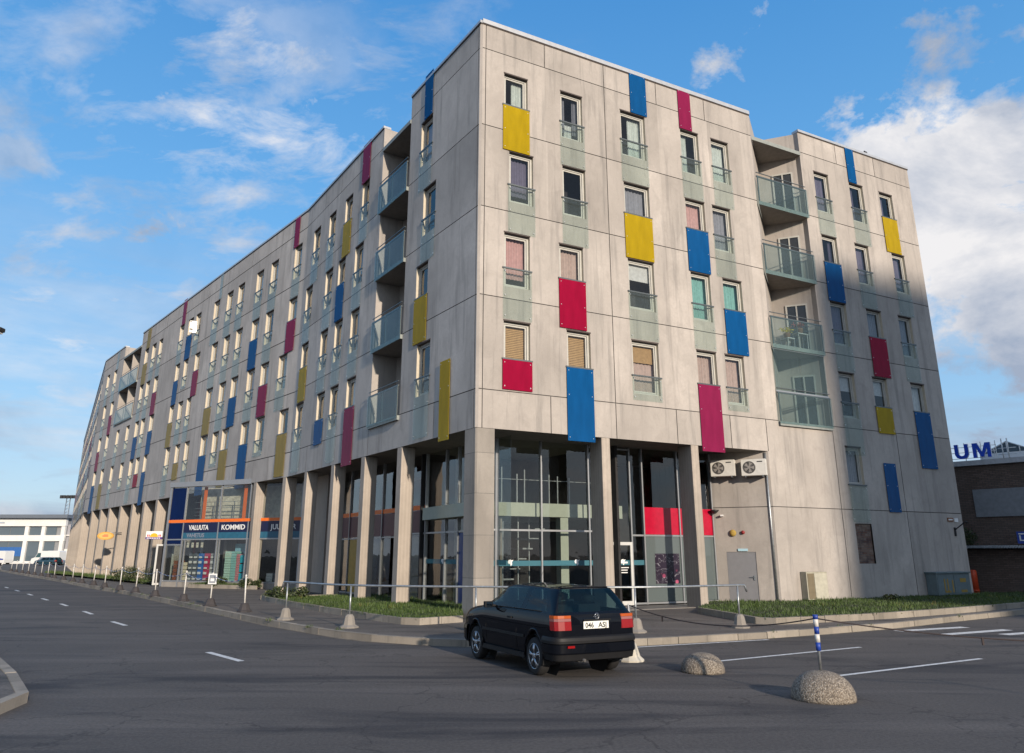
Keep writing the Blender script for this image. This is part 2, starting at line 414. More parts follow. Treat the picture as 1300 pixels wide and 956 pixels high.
def gz(z, w=.035): return (z-w/2, z+w/2)
opR = [(x, x+w, HEAD[row]-(1.56 if row == 1 else 1.96), HEAD[row]) for row, x, w, *_ in WR]
opR += [(13.15, 16.15, J4, ZT+1), (-1, 12.45, -1, ZS), (16.88, 17.86, 1.57, 3.13)]
W_ = .03
grR = [(-1, 30, *gz(z, W_)) for z in (J0, J1, J2, J3, J4)] + [(12.45, 30, *gz(J5, W_))]
def vg(x, a, b): return (x-W_/2, x+W_/2, a, b)
grR += [vg(.20, ZS, ZT), vg(5.36, ZS, ZT), vg(2.66, J0, ZT), vg(7.95, J0, ZT), vg(10.52, J0, ZT), vg(2.73, ZS, J4), vg(8.04, ZS, J4), vg(10.62, ZS, J4), vg(12.47, ZS, J4),
        vg(16.2, 0, J4), vg(18.6, J0, ZT), vg(21.3, J0, ZT), vg(20.2, 0, J4)]
wall_sheet('wall', FR, .07, 23.92, 0.0, ZT, opR, grR, CONC)
# chamfered corner
mb = MB()
a = loc(FR,.07,0,0); b = loc(FA,-.07,0,0)
mb.face([(b.x,b.y,ZS),(a.x,a.y,ZS),(a.x,a.y,ZT),(b.x,b.y,ZT)], 0, .75)
mb.build('corner_edge', CONC, bld)

opA = [(-(s+w), -s, HEAD[row]-1.96, HEAD[row]) for row, l in WA.items() for s, w, *_ in l] + [(-8.54, -5.70, J4, ZT+1)]
grA = [(-40, 1, *gz(z, W_)) for z in (J0, J1, J2, J3, J4)] + [vg(-x, ZS, J4) for x in (2.9, 8.62, 11.6, 13.9, 16.2)] + [vg(-.16, ZS, ZT), vg(-8.62, J0, ZT), vg(-13.7, J0, ZT)]
wall_sheet('wall', FA, -LA, -.07, ZS, ZT, opA, grA, CONC_L)
opB = [(-(s+w), -s, HEAD[row]-1.96, HEAD[row]) for row, l in WB.items() for s, w, *_ in l] + [(-38.5, -32.7, J2, ZT+1)]
grB = [(-60, 1, *gz(z, .045)) for z in (J0, J1, J2, J3, J4)] + [vg(-x, ZS, J4) for x in (2.7, 7.9, 12.2, 15.6, 22.6, 25.4, 32.2, 38.9, 42)] + [vg(-x, J0, ZT) for x in (8.0, 16.0, 22.7, 25.6)]
wall_sheet('wall', FB, -LB, 0, ZS, ZT, opB, grB, CONC_L)
WD = {}
rd = random.Random(31)
for row in (5,4,3,2):
    l = []; s = 1.2 + rd.uniform(0, 1)
    while s < LD-3:
        cov = rd.choice(['g','g','g','g','g','M','Y','B','P','P'])
        if row == 2: cov = {'g': 'gl','M':'P','Y':'Yl','B':'Bl','P':'P'}[cov]
        l.append((s, 1.0, cov)); s += rd.choice([2.0, 2.3, 2.9, 3.4])
    WD[row] = l
opD = [(-(s+w), -s, HEAD[row]-1.96, HEAD[row]) for row, l in WD.items() for s, w, *_ in l]
grD = [(-80, 1, *gz(z, .05)) for z in (J0, J1, J2, J3, J4)]
wall_sheet('wall', FD, -LD, 0, ZS, ZT, opD, grD, CONC_L)

# rear and end walls, roof, soffits (closed body)
mb = MB()
end = FR.P(23.92, 0, 0); endb = FR.P(23.92, 13.5, 0)
back = [endb, FR.P(9, 13.5, 0), FA.P(-LA, 13.5, 0)+Vector((0,2,0)), FB.P(-LB, 13.5, 0), FD.P(-LD, 13.5, 0)]
seq = [end] + back + [FD.P(-LD, 0, 0)]
for p, q in zip(seq[:-1], seq[1:]):
    p = p-OFF; q = q-OFF
    mb.face([(p.x,p.y,0),(q.x,q.y,0),(q.x,q.y,ZT),(p.x,p.y,ZT)], 0, .45)
mb.build('rear_wall', CONC, bld)
mb = MB()
def strip(z, pts_out, pts_in, m=0):
    for k in range(len(pts_out)-1):
        a, b, c, d = pts_out[k]-OFF, pts_out[k+1]-OFF, pts_in[k+1]-OFF, pts_in[k]-OFF
        mb.face([(a.x,a.y,z),(b.x,b.y,z),(c.x,c.y,z),(d.x,d.y,z)], m)
inn = lambda y: [FR.P(23.9,y,0), FR.P(y*.75,y,0), FA.P(-LA,y,0), FB.P(-LB,y,0), FD.P(-LD,y,0)]
strip(19.95, inn(2.0), [back[0], back[1], back[2], back[3], back[4]])
def rimstrip(z, fr, a, b, y0, y1): 
    p, q, r_, s_ = (loc(fr,a,y0,z), loc(fr,b,y0,z), loc(fr,b,y1,z), loc(fr,a,y1,z)); mb.face([p,q,r_,s_],0)
rimstrip(19.95, FR, 2.0, 13.15, .0, 2.0); rimstrip(19.95, FR, 16.15, 23.9, .0, 2.0)
rimstrip(19.96, FA, -5.7, -.3, .01, 2.0); rimstrip(19.95, FA, -LA, -8.54, .01, 2.02); rimstrip(19.96, FB, -32.7, 0, .01, 2.02); rimstrip(19.95, FB, -LB, -38.5, .01, 2.02); rimstrip(19.94, FD, -LD, 0, .01, 2.02)
mb.build('roof', simple('roof_felt', (.06,.06,.06), .9), bld)
mb = MB()
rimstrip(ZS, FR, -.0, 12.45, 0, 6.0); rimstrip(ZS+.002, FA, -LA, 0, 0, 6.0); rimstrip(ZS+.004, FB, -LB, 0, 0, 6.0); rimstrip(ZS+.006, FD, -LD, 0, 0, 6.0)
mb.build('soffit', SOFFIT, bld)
# parapet cap
mb = MB()
def capseg(fr, a, b, h=.14):
    M = Matrix.Translation(loc(fr,0,0,0)) @ Matrix.Rotation(fr.rz, 4, 'Z')
    mb.box(a, b, -.05, .32, ZT+.012, ZT+h, 0, M=M); mb.box(a, b, -.02, .0-.003, ZT-.03, ZT+.012, 1, M=M)
capseg(FR, .05, 13.15, .19); capseg(FR, 16.15, 23.95, .13)
capseg(FA, -5.7, .02, .12); capseg(FA, -LA, -8.54, .12); capseg(FB, -32.7, -.02, .12); capseg(FB, -LB, -38.5, .12); capseg(FD, -LD, -.02, .12)
mb.build('parapet_cap', [CAP, LINTEL], bld)

# ------------------------------------------------------------------ windows
def window_meshes(w, H=1.96, left=False):
    mb = MB(); dpt = .16
    jm = 0
    mb.face([(0,0,0),(0,dpt,0),(0,dpt,H),(0,0,H)], 0); mb.face([(w,0,0),(w,dpt,0),(w,dpt,H),(w,0,H)], 0)
    mb.face([(0,0,H),(w,0,H),(w,dpt,H),(0,dpt,H)], 3); mb.face([(0,0,0),(w,0,0),(w,dpt,0),(0,dpt,0)], 1)
    mb.box(-.02, w+.02, -.012, .02, H+.002, H+.05, 3)
    t = .07
    for (a,b,c,d) in ((0,t,0,H),(w-t,w,0,H),(t,w-t,H-t,H),(t,w-t,0,t)): mb.box(a,b,dpt-.04,dpt+.05,c,d,1)
    t2 = .05; a0 = t+.012; b0 = w-t-.012; c0 = t+.012; d0 = H-t-.012
    for (a,b,c,d) in ((a0,a0+t2,c0,d0),(b0-t2,b0,c0,d0),(a0+t2,b0-t2,d0-t2,d0),(a0+t2,b0-t2,c0,c0+t2)): mb.box(a,b,dpt-.02,dpt+.03,c,d,1)
    mb.box(t,t+.012,dpt,dpt+.02,t,H-t,4); mb.box(w-t-.012,w-t,dpt,dpt+.02,t,H-t,4); mb.box(t,w-t,dpt,dpt+.02,H-t-.012,H-t,4)
    # room behind
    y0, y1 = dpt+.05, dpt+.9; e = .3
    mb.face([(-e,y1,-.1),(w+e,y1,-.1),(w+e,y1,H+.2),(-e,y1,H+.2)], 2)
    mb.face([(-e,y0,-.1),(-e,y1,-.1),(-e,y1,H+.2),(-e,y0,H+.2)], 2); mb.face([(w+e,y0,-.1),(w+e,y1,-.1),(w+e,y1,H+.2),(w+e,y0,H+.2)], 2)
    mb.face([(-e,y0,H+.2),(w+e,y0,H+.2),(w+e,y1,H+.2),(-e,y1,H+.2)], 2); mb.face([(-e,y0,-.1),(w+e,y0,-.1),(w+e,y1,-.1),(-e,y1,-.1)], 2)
    fm = mb.mesh('window', [CREAM, FRAME, DARK, LINTEL, FRAMESH])
    mb = MB(); q = t+.012+t2-.005
    mb.face([(q,dpt+.005,q),(w-q,dpt+.005,q),(w-q,dpt+.005,H-q),(q,dpt+.005,H-q)])
    pm = mb.mesh('pane', PANE)
    return fm, pm
_wc = {}
def wmesh(w, H=1.96):
    k = (round(w/.05)*.05, H)
    if (round(w,2), H) not in _wc: _wc[(round(w,2),H)] = window_meshes(w, H)
    return _wc[(round(w,2),H)]
def curtain_mesh(w, H, top, bot, left, right, mat, seed):
    rr = random.Random(seed); mb = MB(); n = 22; y = .30
    xs = [left*w + (right-left)*w*i/n for i in range(n+1)]; ys = [y + .02*math.sin(i*1.9+seed)+rr.uniform(-.006,.006) for i in range(n+1)]
    for i in range(n):
        mb.face([(xs[i],ys[i],bot*H),(xs[i+1],ys[i+1],bot*H),(xs[i+1],ys[i+1],top*H),(xs[i],ys[i],top*H)], 0, smooth=False)
    return mb.mesh('curtain', mat)
def blind_mesh(w, H, bot, mat):
    mb = MB(); n = 30
    for i in range(n):
        z1 = H - .06 - i*(H*(1-bot)-.06)/n; z0 = z1 - .8*(H*(1-bot)-.06)/n
        mb.box(.07, w-.07, .25, .262, z0, z1)
    return mb.mesh('blind', mat)

def panel_mesh(name, w, h, mat, rail=True, t=.010, y=-.035, bolts=True):
    """hangs from z=0 downwards"""
    mb = MB(); ov = .055
    mb.box(-ov, w+ov, y-t, y, -h, 0, 0)
    if bolts:
        for bx in (.02, w-.02):
            for bz in (-.10, -min(h-.1, .95), -h+.12):
                mb.lathe([(.015, y-t-.008), (.015, -.0)], 8, 1, (bx, 0, bz), 'y', False)
    if rail:
        mb.box(-ov-.02, w+ov+.02, y-.012, y+.055, .002, .05, 2)
        for bx in (.0, w-.03): mb.box(bx, bx+.03, y+.055, -.0, .01, .04, 2)
    return mb.mesh(name, [mat, BOLT, RAIL])
_pc = {}
PM = {'B': (BLUE,'blue_panel'), 'Y': (YEL,'yellow_panel'), 'R': (RED,'red_panel'), 'M': (MAG,'magenta_panel'), 'g': (GREEN_GL,'glass_panel'), 'P': (PINKG,'pink_panel')}
def panel(key, w, h, rail, frk='R'):
    mat, nm = PM[key]
    if key == 'Y' and frk in 'BD' : mat = YELB
    k = (key, round(w,2), round(h,2), rail, frk in 'BD')
    if k not in _pc: _pc[k] = panel_mesh(nm, w, h, mat, rail)
    return _pc[k], nm

ncount = {'window': 0, 'glass_panel': 0}
rest_w = MB(); rest_p = MB(); rest_g = MB()
def add_mesh_to(mb, me, M, moff=0):
    i = len(mb.v); mb.v += [tuple(M @ v.co) for v in me.vertices]
    for p in me.polygons:
        mb.f.append(tuple(i+k for k in p.vertices)); mb.m.append(p.material_index+moff); mb.tone.append(.5); mb.sm.append(False)

rc = random.Random(5)
def put_window(fr, frk, x, w, row, cov, curt, seed):
    H = 1.56 if row == 1 else 1.96
    z0 = HEAD[row]-H; fm, pm = wmesh(w, H)
    L = loc(fr, x, 0, z0)
    far = frk == 'D' or (frk == 'B' and x < -26.6)
    if not far:
        o = inst(fm, 'window', bld, L, fr.rz); inst(pm, 'pane', o, (0,0,0), 0); ncount['window'] += 1
        me = None
        if curt.startswith('half'):
            m_ = CURT['tan'] if 'tan' in curt else CURT['white']
            me = blind_mesh(w, H, .62, m_); inst(me, 'blind', o, (0,0,0), 0)
            if 'tan' in curt: inst(curtain_mesh(w, H, .62, .05, .05, .95, CURT['rose'], seed), 'curtain', o, (0,.02,0), 0)
        elif curt == 'tan': inst(blind_mesh(w, H, .03, CURT['tan']), 'blind', o, (0,0,0), 0)
        elif curt != '-': 
            mode = rc.choice([0,0,1,2,3]) if curt in ('mauve','grey','white','pale') else 0
            for (l_, r_) in {0: [(.06,.94)], 1: [(.06,.34),(.70,.94)], 2: [(.06,.55)], 3: [(.45,.94)]}[mode]:
                inst(curtain_mesh(w, H, .95, rc.choice([.04,.04,.2]), l_, r_, CURT[curt], seed), 'curtain', o, (0,0,0), 0)
            if mode == 1: inst(curtain_mesh(w, H, .40, .04, .34, .70, CURT['white'], seed+9), 'curtain', o, (0,.05,0), 0)
    else:
        M = Matrix.Translation(L) @ Matrix.Rotation(fr.rz, 4, 'Z')
        add_mesh_to(rest_w, fm, M); add_mesh_to(rest_w, pm, M, 5)
    # cover below
    zr = HEAD[row]-1.325; key = cov[0]
    if cov == '-': return
    zb = HEAD[row]-3.12
    if cov == 'gs': zb = HEAD[row]-2.2
    if cov in ('gl',): zb = 5.9
    if cov == 'g1': zr = HEAD[1]-1.58; zb = 3.18
    if cov == 'Rs': zb = 7.09
    if cov == 'Ys': zb = 6.95
    if cov == 'Bs': zb = 6.93
    if cov in ('Bl','Ml'): zb = 5.58
    if cov == 'Yl': zb = 5.85
    pme, nm = panel(key, w, zr-zb, True, frk)
    Lp = loc(fr, x, 0, zr)
    if far and key == 'g':
        M = Matrix.Translation(Lp) @ Matrix.Rotation(fr.rz, 4, 'Z'); add_mesh_to(rest_g, pme, M)
    else:
        inst(pme, nm, bld, Lp, fr.rz)

for k, (row, x, w, cov, cu, _) in enumerate(WR): put_window(FR, 'R', x, w, row, cov, cu, k)
for frk, fr, tab in (('A', FA, WA), ('B', FB, WB), ('D', FD, WD)):
    for row, l in tab.items():
        for k, (s, w, cov) in enumerate(l):
            put_window(fr, frk, -(s+w), w, row, cov, rc.choice(['pale','white','-','-','grey','rose','white']), k*7+row)
def casement():  # added pane, turned to mirror the sun into the camera as a glint
    p = FB.P(-17.9, -.25, HEAD[5]-1.0)
    V = (Vector((0,0,1.95))-p).normalized(); az = Vector((.465,-.885)).normalized(); el = R(16.5)
    S = Vector((az.x*math.cos(el), az.y*math.cos(el), math.sin(el)))
    N = (V+S).normalized(); X = Vector((0,0,1)).cross(N).normalized(); Y = N.cross(X)
    M = Matrix((X, Y, N)).transposed().to_4x4(); M.translation = p-OFF
    b = MB(); b.face([tuple(M @ Vector(q)) for q in ((-.2,-.4,.0),(.2,-.4,.0),(.2,.4,.0),(-.2,.4,.0))]); g = b.build('pane', PANE)
    b = MB()
    for q in ((-.25,-.2,-.46,.46),(.2,.25,-.46,.46),(-.2,.2,.4,.46),(-.2,.2,-.46,-.4)): b.box(q[0],q[1],q[2],q[3],-.03,.02,0,M=M)
    f = b.build('glint_casement', FRAME, bld); g.parent = f
casement()
o = rest_w.build('window', [CREAM, FRAME, DARK, LINTEL, FRAMESH, PANE], bld); o['kind'] = 'stuff'
o = rest_g.build('glass_panel', [GREEN_GL, BOLT, RAIL], bld); o['kind'] = 'stuff'
for frk, s, w, z0, z1, key in LOOSE:
    if key == '-': continue
    fr = {'R': FR, 'A': FA, 'B': FB}[frk]
    me, nm = panel(key, w-.11, z1-z0, False, frk)
    inst(me, nm, bld, loc(fr, (s if frk == 'R' else -(s+w))+.055, 0, z1), fr.rz)

# bricked-up opening near the ground on the right wall
m, nt, b = newmat('patched_brick')
tc = nt.nodes.new('ShaderNodeTexCoord'); br = nt.nodes.new('ShaderNodeTexBrick')
br.inputs['Scale'].default_value = 1; br.inputs['Brick Width'].default_value = .30; br.inputs['Row Height'].default_value = .09; br.inputs['Mortar Size'].default_value = .008
br.inputs['Color1'].default_value = (.15,.075,.05,1); br.inputs['Color2'].default_value = (.23,.17,.13,1); br.inputs['Mortar'].default_value = (.12,.11,.10,1)
nt.links.new(mapping(nt, tc.outputs['Object'], rot=(R(90),0,0)), br.inputs['Vector'])
nz_ = noisenode(nt, tc.outputs['Object'], 3, 5, .6)
nt.links.new(mixc(nt, maprange(nt, nz_, .45,.65,0,.8), br.outputs['Color'], (.05,.03,.03)), b.inputs['Base Color']); b.inputs['Roughness'].default_value = .9
mb = MB(); mb.box(0,.98,.0,.3,0,1.56); mb.build('brick_infill', m, bld, loc(FR,16.88,.06,1.57), FR.rz)

# ------------------------------------------------------------------ balconies
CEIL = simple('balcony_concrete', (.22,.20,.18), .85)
SLABE = simple('slab_edge_paint', (.25,.27,.25), .6)
def side_poly(mb, fr, pts, z0, z1, m=0):
    for (a, b) in zip(pts[:-1], pts[1:]):
        p, q = loc(fr,a[0],a[1],0), loc(fr,b[0],b[1],0)
        mb.face([(p.x,p.y,z0),(q.x,q.y,z0),(q.x,q.y,z1),(p.x,p.y,z1)], m)
def plate(mb, fr, pts, z0, z1, m=0, medge=None):
    P2 = [loc(fr,a,b_,0) for a, b_ in pts]
    mb.face([(p.x,p.y,z0) for p in P2][::-1], m); mb.face([(p.x,p.y,z1) for p in P2], m)
    n = len(P2)
    for k in range(n):
        p, q = P2[k], P2[(k+1)%n]
        mb.face([(p.x,p.y,z0),(q.x,q.y,z0),(q.x,q.y,z1),(p.x,p.y,z1)], m if medge is None else medge)
def recess(fr, plan, zlo, ztop, levels, glazed=(), door=None, doorw=.95, partition=None):
    """plan: recess polyline from right jamb inwards to left jamb (x,y)"""
    mb = MB(); side_poly(mb, fr, plan, zlo, ZT, 0)
    if partition is not None:
        mb.box(0,.18,.05,1.7,zlo,19.5,0, M=Matrix.Translation(loc(fr,partition,0,0)) @ Matrix.Rotation(fr.rz,4,'Z'))
    mb.build('recess_wall', CONC, bld)
    x0, x1 = min(p[0] for p in plan), max(p[0] for p in plan)
    # roof slab of recess
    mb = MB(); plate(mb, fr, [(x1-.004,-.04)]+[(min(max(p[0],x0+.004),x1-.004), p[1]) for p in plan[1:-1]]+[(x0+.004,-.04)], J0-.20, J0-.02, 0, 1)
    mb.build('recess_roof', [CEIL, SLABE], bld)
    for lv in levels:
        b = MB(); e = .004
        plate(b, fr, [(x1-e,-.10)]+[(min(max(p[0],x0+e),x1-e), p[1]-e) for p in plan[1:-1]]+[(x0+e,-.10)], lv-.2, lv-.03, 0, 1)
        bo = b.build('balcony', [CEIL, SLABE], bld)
        # glass railing
        b = MB(); M = Matrix.Translation(loc(fr,0,0,0)) @ Matrix.Rotation(fr.rz,4,'Z')
        xm = (x0+x1)/2; gb = lv-.22 if lv != levels[-1] else lv-.12
        for a, c in ((x0-.02, xm-.01),(xm+.01, x1+.02)): b.box(a, c, -.135, -.12, gb, lv+1.12, 0, M=M)
        go = b.build('glass_balustrade', BALC_GL, bo)
        b = MB(); b.box(x0+.0, x1-.0, -.115, -.06, lv+1.10, lv+1.16, 0, M=M)
        for px in (x0+.05, xm, x1-.05): b.box(px-.02, px+.02, -.115, -.075, lv-.03, lv+1.10, 0, M=M)
        b.box(x0, x1, -.10, -.07, lv+1.30, lv+1.33, 0, M=M)
        b.build('railing', RAIL, bo)
        if lv in glazed:
            b = MB(); b.box(x0+.02, xm-.01, -.05, -.04, lv+1.2, lv+3.0, 0, M=M); b.box(xm+.01, x1-.02, -.05, -.04, lv+1.2, lv+3.0, 0, M=M)
            b.build('glazing_screen', BALC_GL, bo)
            b = MB(); b.box(x0,x1,-.06,-.02,lv+1.17,lv+1.23,0,M=M); b.box(x0,x1,-.06,-.02,lv+2.95,lv+3.0,0,M=M)
            b.build('screen_frame', ALU, bo)
        for dd in (door or []):
            (ax, ay), (bx, by), w, t0 = dd   # door along a wall segment
            A_ = fr.P(ax,ay,0); B_ = fr.P(bx,by,0); d = (B_-A_).normalized(); st = A_ + d*t0
            rz = math.atan2(d.y, d.x); LL = Vector((st.x, st.y, lv)) - OFF
            b = MB()
            for (p,q,r_,s_) in ((0,.07,0,2.25),(w-.07,w,0,2.25),(.07,w-.07,2.18,2.25),(.07,w-.07,0,.1),(w*.5-.03,w*.5+.03,.1,2.18)): b.box(p,q,-.06,.02,r_,s_,0)
            dobj = b.build('balcony_door', FRAME, bld, LL, rz)
            b = MB(); b.face([(.07,-.03,.1),(w-.07,-.03,.1),(w-.07,-.03,2.18),(.07,-.03,2.18)], 0)
            b.face([(.07,-.012,.1),(w-.07,-.012,.1),(w-.07,-.012,2.18),(.07,-.012,2.18)], 1)
            b.build('pane', [PANE, DARK], dobj)
planR = [(16.15,0),(16.1,.35),(15.05,1.55),(14.7,1.75),(13.15,0)]
planR = [(16.15,0),(16.15,.25),(15.05,1.5),(13.15,0.0)]
recess(FR, planR, J4, ZT, [J1, J2, J3, J4], glazed=(J4,), door=[((15.05,1.5),(16.15,.25),.9,.55)])
planA = [(-5.70,0),(-5.70,1.7),(-8.3,1.3),(-8.54,0)]
planA = [(-5.70,0),(-5.70,1.9),(-8.54,1.1),(-8.54,0)]
recess(FA, planA, J4, ZT, [J1, J2, J3, J4], door=[((-8.54,1.1),(-5.70,1.9),1.3,.5)])
planB = [(-32.7,0),(-32.7,1.8),(-38.5,1.8),(-38.5,0)]
recess(FB, planB, J2, ZT, [J1, J2], door=[((-38.5,1.8),(-32.7,1.8),1.2,.9)], partition=-35.7)

# ------------------------------------------------------------------ columns
def column(fr, x, w, dp, zb, mat=CONC_COL, toff=0):
    mb = MB(); mb.box(0, w, 0, dp, zb, ZS-.004, 0, .5+rc.uniform(-.25,.25))
    mb2 = mb
    return mb.build('column', mat, bld, loc(fr, x, .004, 0), fr.rz, bevel=.02)
# corner column: follows both facades
mb = MB()
ca = [loc(FA,-.70,.004,0), loc(FA,-.05,.004,0), loc(FR,.05,.004,0), loc(FR,.65,.004,0), loc(FR,.62,.65,0), loc(FA,-.64,.7,0)]
mb.face([(p.x,p.y,0) for p in ca][::-1]); mb.face([(p.x,p.y,ZS-.004) for p in ca])
zs = [0, 1.25, 2.5, 3.75, 5.0, ZS-.004]
for k in range(6):
    p, q = ca[k], ca[(k+1)%6]
    for z0, z1 in zip(zs[:-1], zs[1:]):
        mb.face([(p.x,p.y,z0+.006),(q.x,q.y,z0+.006),(q.x,q.y,z1-.006),(p.x,p.y,z1-.006)], 0, .5+.2*math.sin(z0*3+k))
        if z0: mb.face([(p.x,p.y,z0-.006),(q.x,q.y,z0-.006),(q.x,q.y,z0+.006),(p.x,p.y,z0+.006)], 1)
mb.build('column', [CONC_CORNER, GROOVE], bld)
for x in (4.72, 8.63): column(FR, x, .34, .75, 0)
for s in (5.76, 9.22, 12.66, 16.3): column(FA, -s, .40, .55, 0)
for s in (.62, 4.44, 8.1, 12.0): column(FB, -s, .40, .6, 0)
for s in (19.3, 22.69, 25.97, 29.21, 32.79, 36.44, 39.49, 42.8): column(FB, -s, .5, 1.7, 0)
for k in range(18): column(FD, -(1.3+k*3.5), .5, 1.7, 0)

# ------------------------------------------------------------------ ground-floor glazing on both sides of the corner
GO = 1.8   # glazing line set back behind the columns
INTW = simple('pale_interior_paint', (.40,.43,.36), .7, noise_amt=.05)
FLOORC = simple('interior_floor', (.16,.15,.14), .5)
def glazing(name, fr, x0, x1, ms, rows, y=GO, zb=.2, zt=ZS, mat=ALU, wmul=.055, shop=None):
    root = bld
    b = MB(); M = Matrix.Translation(loc(fr,0,0,0)) @ Matrix.Rotation(fr.rz,4,'Z')
    for mx in ms: b.box(mx-wmul/2, mx+wmul/2, y-.07, y+.05, zb, zt-.01, 0, M=M)
    for (a, c, z) in rows: b.box(a, c, y-.05, y+.03, z-.03, z+.03, 0, M=M)
    f = b.build(name, mat, root)
    b = MB(); b.box(x0, x1, y, y+.012, zb, zt-.01, 0, M=M)
    b.build('glass', SHOPGL, f)
    return f, M
f1, MR = glazing('shopfront', FR, .55, 11.05, [.75, 3.33, 5.28, 6.9+.2, 7.55+.12, 9.35, 11.0], [(.75,5.6,2.72),(.75,5.6,.25),(7.1,11,2.60),(7.1,11,.24),(5.28,7.1,5.7)])
f2, MA = glazing('shopfront', FA, -18.2, -.75, [-1.6, -3.3, -4.15, -5.1, -6.7, -8.9, -10.8, -12.9, -14.5, -16.4], [(-8.9,-1.6,2.72),(-16.4,-8.9,2.62),(-16.4,-1.6,.24)])
def slab(name, fr, x0, x1, y0, y1, z0, z1, mat, parent=None, M=None, bevel=0):
    b = MB(); b.box(x0,x1,y0,y1,z0,z1, M=M if M is not None else Matrix.Translation(loc(fr,0,0,0)) @ Matrix.Rotation(fr.rz,4,'Z'))
    return b.build(name, mat, parent or bld, bevel=bevel)
# mezzanine, interior columns and stairs seen through the glass
slab('mezzanine_floor', FR, .9, 7.0, GO+.35, GO+5, 3.2, 3.66, INTW)
slab('mezzanine_floor', FA, -4.6, -2.2, GO+.35, GO+3.5, 3.2, 3.64, INTW)
for x in (1.35, 4.35): slab('interior_column', FR, x, x+.32, GO+.4, GO+.72, .2, 3.2, INTW)
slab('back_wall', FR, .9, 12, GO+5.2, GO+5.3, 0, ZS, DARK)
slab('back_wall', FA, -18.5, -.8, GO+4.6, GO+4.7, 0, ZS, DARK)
slab('ground_floor', FR, .5, 12, .3, GO+5.3, .10, .17, FLOORC)
slab('ground_floor', FA, -18.5, -2.0, GO+.02, GO+4.7, .10, .175, FLOORC)
b = MB()
for x in (1.3,1.65,2.05,2.65,2.95,3.6,3.95,4.3,4.8,5.6,6.3): b.box(x,x+.035,GO+.5,GO+.54,3.66,4.75+rc.uniform(-.2,.5),0,M=MR)
b.box(1.2,6.8,GO+.9,GO+.92,4.5,4.52,0,M=MR)
b.box(2.3,2.34,GO+.9,GO+.94,.2,3.2,0,M=MR); b.box(2.9,2.94,GO+.9,GO+.94,.2,3.2,0,M=MR); b.box(3.5,3.54,GO+1.2,GO+1.24,.2,3.2,0,M=MR)
for k in range(8): b.box(1.9+k*.25,2.3+k*.25,GO+1.0,GO+2.0,.4+k*.34,.45+k*.34,0,M=MR)
b.build('stair_railing', STEEL, bld)
# teal safety band, panels, poster, curtain
TEAL = glass('teal_film', (.35,.55,.6), 1.4, haze=(.09,.24,.30), haze_amt=.6)
WHITE = simple('white_vinyl', (.78,.78,.76), .5, noise_amt=0)
REDP = simple('red_infill_panel', (.42,.005,.03), .25, noise_amt=.1)
FROST = glass('frosted_film', (.30,.34,.34), 1.5, haze=(.14,.17,.17), haze_amt=.75, boost=1.4)
slab('safety_band', FR, .9, 7.08, GO-.012, GO-.004, 1.56, 1.73, TEAL); slab('safety_band', FR, 7.14, 7.63, GO-.012, GO-.004, 1.56, 1.73, TEAL)
slab('safety_band', FA, -6.6, -1.0, GO-.012, GO-.004, 1.6, 1.76, TEAL)
slab('red_infill', FR, 7.70, 9.32, GO-.018, GO-.006, 2.64, 3.62, REDP); slab('red_infill', FR, 9.38, 10.97, GO-.018, GO-.006, 2.64, 3.62, REDP)
slab('frosted_panel', FR, 7.70, 9.32, GO-.018, GO-.006, .28, 2.57, FROST); slab('frosted_panel', FR, 9.38, 10.97, GO-.018, GO-.006, .28, 2.57, FROST)
# company marks on the band: a small white wing-shaped emblem
def wing(mb, x, z, s, y, M):
    pts = [(-.5,.15),(-.35,.42),(-.05,.5),(.15,.38),(.5,.45),(.2,.12),(.25,-.2),(.0,-.5),(-.12,-.15),(-.35,-.12)]
    mb.face([tuple(M @ Vector((x+a*s, y, z+b_*s))) for a, b_ in pts], 0)
b = MB()
for x in (2.15, 4.75, 6.7): wing(b, x, 1.66, .22, GO-.016, MR)
for x in (-3.6,-5.3): wing(b, x, 1.68, .2, GO-.016, MA)
b.build('wing_emblem', WHITE, bld)
# poster with pink blossoms on near-black
m, nt, bb = newmat('floral_poster')
tc = nt.nodes.new('ShaderNodeTexCoord'); vo = nt.nodes.new('ShaderNodeTexVoronoi'); vo.inputs['Scale'].default_value = 3.2
nt.links.new(mapping(nt, tc.outputs['Object'], loc=(.3,0,.2)), vo.inputs['Vector'])
sx = nt.nodes.new('ShaderNodeSeparateXYZ'); nt.links.new(tc.outputs['Object'], sx.inputs[0])
low = maprange(nt, sx.outputs['Z'], 0, .55, 1, 0)
bl = mathn(nt, 'MULTIPLY', mathn(nt, 'LESS_THAN', vo.outputs['Distance'], .28), low)
n1_ = noisenode(nt, mapping(nt, tc.outputs['Object'], (1,1,1.6)), 2.6, 1, .4, 1.5)
ln = mathn(nt, 'MULTIPLY', mathn(nt, 'LESS_THAN', mathn(nt, 'ABSOLUTE', mathn(nt, 'SUBTRACT', n1_, .5)), .012), .35)
nt.links.new(mixc(nt, ln, mixc(nt, bl, (.02,.012,.025), (.45,.08,.16)), (.5,.5,.55)), bb.inputs['Base Color']); bb.inputs['Roughness'].default_value = .3
b = MB(); b.box(0,1.12,0,.01,0,1.06); b.build('floral_poster', m, bld, loc(FR,8.12,GO-.034,.90), FR.rz)
